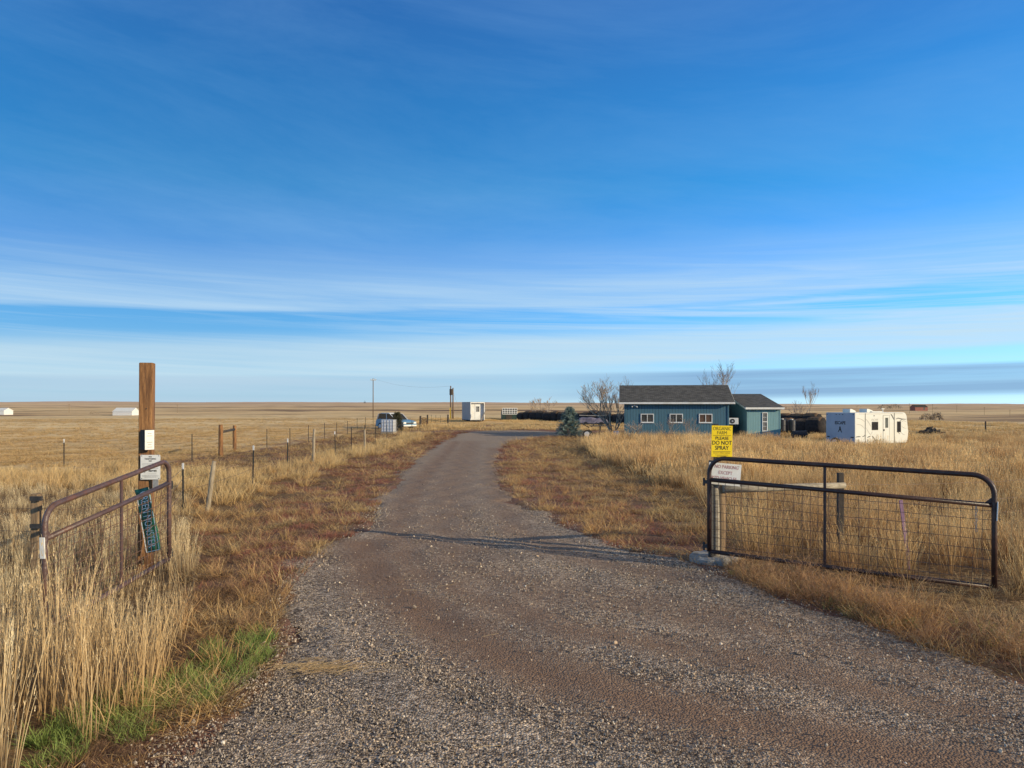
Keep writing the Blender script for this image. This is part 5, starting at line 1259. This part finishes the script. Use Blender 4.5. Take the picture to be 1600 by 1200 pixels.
# dark posts and cable reel beyond the car
round_post('gate_post', X(657, 86), 86, .12, 1.15, M['dark_wood'], 'left short dark post of the wire gate beyond the car', 'post', seed=41)
round_post('gate_post', X(668, 87), 87, .1, 1.2, M['dark_wood'], 'right short dark post of the wire gate beyond the car', 'post', seed=42)
round_post('gate_post', X(700, 94), 94, .11, 1.1, M['dark_wood'], 'short dark post left of the twin utility pole foot', 'post', seed=43)
mb = MB(); c = Vector((X(662.5, 86.5), 86.5, tz(-9.9, 86.5) + .5))
for k in range(3): mb.tube([c + Vector((.38 * (1 - .3 * k) * cos(a), .05 * k, .42 * (1 - .3 * k) * sin(a))) for a in np.linspace(0, 2 * pi, 19)[:-1]], .03, 5, closed=True)
for a in np.linspace(0, 2 * pi, 7)[:-1]: mb.tube([c, c + Vector((.38 * cos(a), 0, .42 * sin(a)))], .02, 4)
tag(mb.build('iron_wheel', M['rust']), 'old spoked iron wheel between the two short dark posts', 'wheel')

# ------------------------------------------------------------------ farm implement by the spruce
iy = 55.5; ix = X(913, iy); iz = tz(ix, iy)
im = empty('farm_implement', 'rusty flat trailer implement with small wheel between spruce and house', 'implement', (ix, iy, iz), R(3))
s = iy / 1200
MB().box((1.25, 0, Z(665.5, iy) - iz), (1.7, .5, .07)).tube([(.35, 0, Z(668, iy) - iz), (-.25, 0, Z(661, iy) - iz), (-.6, .0, Z(667, iy) - iz)], .035, 6).build('bed', M['black_metal'], im)
MB().tube([(.5, 0, Z(667, iy) - iz), (.9, 0, Z(660, iy) - iz)], .03, 6).build('lever', M['black_metal'], im)
for (x, y) in ((.15, -.25), (.35, .25)):
    w = MB(); c = Vector((x, y, .28)); w.tube([c + Vector((.25 * cos(a), 0, .25 * sin(a))) for a in np.linspace(0, 2 * pi, 19)[:-1]], .05, 6, closed=True)
    w = w.build('wheel', M['rubber'], im); MB().tube([c + Vector((0, -.03, 0)), c + Vector((0, .03, 0))], .19, 16).build('rim', M['rim'], w)
for x in (1.95, 1.15): MB().box((x, 0, (Z(666, iy) - iz) / 2), (.09, .09, Z(666, iy) - iz)).build('support_leg', M['black_metal'], im)
o = MB().tube([(0, 0, 0), (0, 0, .42)], [.17, .2], 14).build('bucket', M['blue_bin'], None, (X(963, 54.6), 54.6, tz(7.4, 54.6) + .12)); tag(o, 'blue plastic bucket standing near the left corner of the house', 'bucket')

# machinery right of the shed: two dark barrels on rusty frames
for i, (px, lb) in enumerate(((1222, 'left black barrel on a rusty stand behind the shed corner'), (1237, 'right black barrel on a rusty stand behind the shed corner'))):
    Y = 62; x = X(px, Y); z = tz(x, Y)
    rt_ = empty('black_barrel', lb, 'barrel', (x, Y, z), 0, 'black barrels behind the shed')
    MB().tube([(0, 0, .72), (0, 0, .78), (0, 0, 1.18), (0, 0, 1.22), (0, 0, 1.62), (0, 0, 1.68)], [.24, .29, .29, .3, .29, .25], 18).build('drum', M['barrel'], rt_)
    MB().tube([(0, 0, 1.68), (0, 0, 1.74)], .12, 12).build('lid', M['white'], rt_)
    mb = MB()
    for a in (.6, 2.2, 3.8, 5.4): mb.tube([(.22 * cos(a), .22 * sin(a), .78), (.42 * cos(a), .42 * sin(a), -.05)], .03, 5)
    mb.tube([(.3 * cos(a), .3 * sin(a), .45) for a in np.linspace(0, 2 * pi, 13)[:-1]], .02, 5, closed=True)
    mb.build('stand', M['rust'], rt_)
o = MB().tube([(-.5, 0, .25), (.5, 0, .25)], [.24, .26], 14).box((0, 0, .02), (1.0, .3, .06)).build('fuel_tank', M['barrel'], None, (X(1249, 53.5), 53.5, tz(20, 53.5) + .45), R(12)); tag(o, 'dark cylindrical tank lying in the grass between shed and camper', 'tank')
# debris mound and post at right
mx_, my_ = X(1453, 72), 72
mb = MB(); r = random.Random(77)
for i in range(60):
    a = r.uniform(0, 2 * pi); d = r.random() ** .7 * 1.0; hgt = .62 * (1 - d) + .04
    mb.tube([(cos(a) * d - r.uniform(.1, .4), sin(a) * d * .7, hgt * r.uniform(.3, 1)), (cos(a) * d + r.uniform(.1, .4), sin(a) * d * .7 + r.gauss(0, .2), hgt * r.uniform(.5, 1.1))], r.uniform(.03, .09), 5)
nn_ = 18
mb.add([(0, 0, .62)] + [(cos(2 * pi * k / nn_) * .95 * (1 + r.gauss(0, .12)), sin(2 * pi * k / nn_) * .7, -.1) for k in range(nn_)], [(0, 1 + k, 1 + (k + 1) % nn_) for k in range(nn_)])
tag(mb.build('brush_pile', M['dark_wood'], None, (mx_, my_, tz(mx_, my_) + .1)), 'dark pile of brush and debris in the grass right of the camper', 'pile')
round_post('marker_post', X(1540, 75), 75, .07, 1.0, M['dark_wood'], 'lone short dark post in the field far right', 'post', seed=44)

# ------------------------------------------------------------------ distance
def barn(px0, px1, Y, ybase, ytop, eave, m, roofm, name, label, rz=0, depth=9, door=False):
    x0, x1 = X(px0, Y), X(px1, Y); zb = Z(ybase, Y) - .5; h = Z(ytop, Y) - zb; W = x1 - x0; e = h * eave
    root = empty(name, label, 'barn', (x0, Y, zb), rz)
    MB().prism([(0, -1), (depth, -1), (depth, e), (depth / 2, h - .12), (0, e)], 'x', 0, W).build('wall', m, root)
    MB().prism([(-.25, e - .05), (depth / 2, h - .05), (depth + .25, e - .05), (depth + .25, e + .1), (depth / 2, h + .12), (-.25, e + .1)], 'x', -.2, W + .2).build('roof', roofm, root)
    if door: MB().box((W * .72, -.03, h * .3), (W * .14, .06, h * .5)).build('door', M['black_metal'], root)
    return root
barn(176, 208, 520, 649.3, 637.3, .55, M['white'], M['sign_white'], 'white_barn', 'long low white barn far out in the left pasture', R(-6), door=False)
barn(-6, 7, 560, 645, 637.5, .5, M['white'], M['sign_white'], 'white_barn', 'small white barn cut by the left edge of the picture', R(-6))
barn(1430, 1452, 900, 640, 632.5, .55, M['red_wall'], M['far_dark'], 'red_barn', 'dull red barn with dark roof on the far right skyline', R(10), door=True)
def far_bush(name, label, px, Y, w, h, n, seed, m=None, zb=None):
    r = random.Random(seed); x = X(px, Y); z = tz(x, Y); z = z if zb is None else Z(zb, Y); root = empty(name, label, 'tree', (x, Y, z), 0)
    tk = MB(); cr = MB()
    for i in range(max(2, n // 40)): q = r.uniform(-.4, .4) * w; tk.tube([(q, 0, -.3), (q + r.gauss(0, .05) * w, 0, h * .6)], [h * .03, h * .01], 5)
    for i in range(n):
        q = r.uniform(-.5, .5); hh = h * math.sqrt(max(0, 1 - (2 * q) ** 2)) * r.uniform(.3, 1.05)
        p = Vector((q * w, r.gauss(0, .12) * w, hh)); sz = h * r.uniform(.06, .16)
        a = Vector((r.gauss(0, 1), r.gauss(0, 1), r.gauss(0, 1))).normalized() * sz; b = Vector((r.gauss(0, 1), r.gauss(0, 1), r.gauss(0, 1))).normalized() * sz * .6
        cr.add([p - a, p + b, p + a], [(0, 1, 2)])
    tk.build('trunk', M['far_dark'], root); cr.build('crown', m or M['far_dark'], root)
    return root
far_bush('distant_tree', 'dark windbreak trees left of the red barn on the skyline, left half', 1382, 900, 15, 4.8, 260, 1, None, 638.5)
far_bush('distant_tree', 'dark windbreak trees left of the red barn on the skyline, right half', 1398, 905, 17, 5.0, 260, 2, None, 638.5)
far_bush('distant_tree', 'tiny dark tree on the skyline right of the red barn', 1462, 900, 7, 2.6, 80, 3, None, 639.5)
far_bush('distant_tree', 'tiny dark tree on the skyline above the camper', 1341, 900, 6, 2.4, 80, 4, None, 636.5)
far_bush('distant_bush', 'grey brown thicket in the dip beyond the debris pile, left half', 1447, 165, 2.6, 1.5, 420, 5, M['thicket'], 657)
far_bush('distant_bush', 'grey brown thicket in the dip beyond the debris pile, right half', 1464, 168, 2.6, 1.7, 420, 6, M['thicket'], 657)
far_bush('distant_bush', 'small reddish brush clump far out left of the white barn', 146, 540, 5.5, 2.2, 80, 7, M['rust'])
far_bush('distant_tree', 'tiny tree on the horizon left of the single utility pole', 570, 3300, 9, 12, 80, 8)
for i, (px, Y, t) in enumerate([(108, 700, 631), (277, 700, 632), (1421, 1000, 630), (1457, 1000, 631), (1495, 1050, 633), (1538, 900, 636), (1578, 800, 640)]):
    x = X(px, Y); z = tz(x, Y); h = max(Z(t, Y) - z, 5)
    rt_ = empty('distant_pole', 'faint distant utility pole, one of the line crossing the plain', 'utility pole', (x, Y, z), 0, 'faint utility poles on the plain')
    MB().tube([(0, 0, -.5), (0, 0, h)], .16, 6).build('shaft', M['brown_wood'], rt_); MB().box((0, 0, h - .6), (2.0, .15, .15)).build('crossarm', M['brown_wood'], rt_)

# ------------------------------------------------------------------ sky, sun, camera
SAZ, SEL = R(117), R(16)
w = bpy.data.worlds.new('World'); scn.world = w; w.use_nodes = True; nt = w.node_tree; L = nt.links.new
bg = nt.nodes['Background']
sky = N(nt, 'ShaderNodeTexSky', sky_type='NISHITA', sun_disc=False, sun_elevation=SEL, sun_rotation=-SAZ, altitude=1500, air_density=1.0, dust_density=.6, ozone_density=2.5)
tc = N(nt, 'ShaderNodeTexCoord'); sp = N(nt, 'ShaderNodeSeparateXYZ'); L(tc.outputs['Generated'], sp.inputs[0])
def mth(op, a, b=None, c=None):
    n = N(nt, 'ShaderNodeMath', operation=op)
    for i, s in enumerate((a, b, c)):
        if s is None: continue
        if isinstance(s, (int, float)): n.inputs[i].default_value = s
        else: L(s, n.inputs[i])
    return n.outputs[0]
az = mth('ARCTAN2', sp.outputs[0], sp.outputs[1])
rh = mth('SQRT', mth('ADD', mth('MULTIPLY', sp.outputs[0], sp.outputs[0]), mth('MULTIPLY', sp.outputs[1], sp.outputs[1])))
el = mth('DIVIDE', sp.outputs[2], mth('MAXIMUM', rh, .05))      # tangent of elevation
def wrp(stops, f, interp='LINEAR'):
    r_ = ramp(nt, stops, interp); L(f, r_.inputs[0]); return r_.outputs[0]
def wnoise(sa, se, off, detail=7, rough=.6, dist=.5, tilt=0):
    cb = N(nt, 'ShaderNodeCombineXYZ'); L(mth('MULTIPLY', az, sa), cb.inputs[0]); L(mth('MULTIPLY', mth('ADD', el, mth('MULTIPLY', az, tilt)), se), cb.inputs[1]); cb.inputs[2].default_value = off
    n = N(nt, 'ShaderNodeTexNoise', i_Scale=1, i_Detail=detail, i_Roughness=rough, i_Distortion=dist); L(cb.outputs[0], n.inputs['Vector']); return n.outputs['Fac']
def wmix(f, a, b, bt='MIX'):
    n = N(nt, 'ShaderNodeMix', data_type='RGBA', blend_type=bt)
    for s, i in ((f, 0), (a, 6), (b, 7)):
        if isinstance(s, (int, float)): n.inputs[i].default_value = s
        elif isinstance(s, tuple): n.inputs[i].default_value = (*s, 1)
        else: L(s, n.inputs[i])
    return n.outputs[2]
SKY_K = .15
# tint of the clear sky by height
tint = wrp([(0, (.60, .90, 1.5)), (.03, (.52, .84, 1.28)), (.06, (.5, .8, 1.15)), (.11, (.385, .80, 1.16)), (.19, (.40, .82, 1.22)), (.28, (.22, .84, 1.18)), (.4, (.24, .86, 1.26)), (.53, (.29, .82, 1.3)), (1, (.4, .84, 1.4))], el)
base = wmix(1.0, sky.outputs[0], tint, 'MULTIPLY')
def C(r, g, b): return (r / SKY_K, g / SKY_K, b / SKY_K)
right = wrp([(.42, 0), (.66, 1)], mth('ADD', mth('MULTIPLY', az, .5), .5))
warp = mth('MULTIPLY', mth('SUBTRACT', wnoise(1.5, 9, 4.4, 5, .55, .4), .5), .022)
tt_ = mth('ADD', mth('SUBTRACT', el, mth('MULTIPLY', az, .028)), warp)
# broad thin veil high up
hi = wnoise(1.5, 6, 3.1, 9, .66, .45, .12)
f1 = mth('MULTIPLY', wrp([(.40, 0), (.78, 1)], hi), wrp([(.15, 0), (.22, .55), (.34, .28), (.6, .3), (1, .25)], el))
c1 = wmix(mth('MULTIPLY', f1, .75), base, C(.27, .52, .86))
# band A: pale sheet with a crisp lower edge
na = wnoise(1.6, 34, 7.7, 9, .66, .3, .05)
envA = wrp([(.125, 0), (.1305, .85), (.15, .72), (.175, .32), (.215, 0)], tt_)
fA = mth('MULTIPLY', envA, wrp([(.25, .45), (.6, 1)], na))
fA = mth('MULTIPLY', fA, mth('SUBTRACT', 1.0, mth('MULTIPLY', right, .25)))
c2 = wmix(fA, c1, C(.46, .68, .90))
# streaky cirrus between, stronger to the right
ns_ = wnoise(2.2, 75, 1.7, 9, .62, .9, .02)
envS = wrp([(.02, .1), (.05, .45), (.085, .8), (.13, .75), (.17, .3), (.21, 0)], el)
fS = mth('MULTIPLY', mth('MULTIPLY', wrp([(.44, 0), (.66, 1)], ns_), envS), mth('ADD', .35, mth('MULTIPLY', right, .5)))
c2 = wmix(fS, c2, C(.58, .76, .90))
# band C: milky layer above the horizon
tc_ = mth('ADD', mth('SUBTRACT', el, mth('MULTIPLY', az, .03)), warp)
nc = wnoise(1.0, 50, 9.1, 7, .6, .5, .03)
envC = wrp([(.0, .6), (.028, .7), (.042, .9), (.080, .85), (.094, .25), (.104, 0)], tc_)
gap = mth('MULTIPLY', wrp([(.030, 1), (.046, 1), (.053, 0)], tc_), right)
fC = mth('MULTIPLY', mth('MULTIPLY', envC, wrp([(.25, .4), (.6, 1)], nc)), mth('SUBTRACT', 1.0, mth('MULTIPLY', gap, .9)))
c2 = wmix(fC, c2, C(.58, .76, .87))
# low blue grey bank, stronger to the right
bk = wnoise(1.4, 70, 12.3, 7, .58, .4, -.01)
env_b = wrp([(.003, 0), (.010, 1), (.038, 1), (.043, 0)], mth('SUBTRACT', el, mth('MULTIPLY', az, .012)))
side_ = wrp([(.35, .3), (.52, .35), (.62, 1)], mth('ADD', mth('MULTIPLY', az, .5), .5))
f3 = mth('MULTIPLY', mth('MULTIPLY', wrp([(.36, .72), (.5, 1)], bk), env_b), side_)
c3 = wmix(mth('MULTIPLY', f3, .85), c2, C(.23, .40, .64))
c3 = wmix(wrp([(.62, 0), (.95, 1)], el), c3, C(.25, .24, .235))   # unseen grey overhead, added to make the sky fill less blue
L(c3, bg.inputs[0]); bg.inputs[1].default_value = SKY_K

sl_ = bpy.data.lights.new('sun', 'SUN'); sl_.energy = 5; sl_.angle = R(.5); sl_.color = (1, .84, .57)
so = bpy.data.objects.new('sun', sl_); col.objects.link(so)
tosun = Vector((sin(SAZ) * cos(SEL), cos(SAZ) * cos(SEL), sin(SEL))); so.rotation_euler = tosun.to_track_quat('Z', 'Y').to_euler(); so.location = (30, -15, 20)

cam = bpy.data.cameras.new('camera'); co = bpy.data.objects.new('camera', cam); col.objects.link(co); scn.camera = co
co.location = (0, 0, EYE); co.rotation_euler = (pi / 2, 0, 0); cam.sensor_width = 36; cam.lens = 27; cam.shift_y = 34 / 1600; cam.clip_start = .05; cam.clip_end = 20000
scn.view_settings.view_transform = 'Standard'; scn.view_settings.look = 'None'; scn.view_settings.exposure = 0; scn.view_settings.gamma = 1
scn.cycles.max_bounces = 6; scn.cycles.transparent_max_bounces = 8
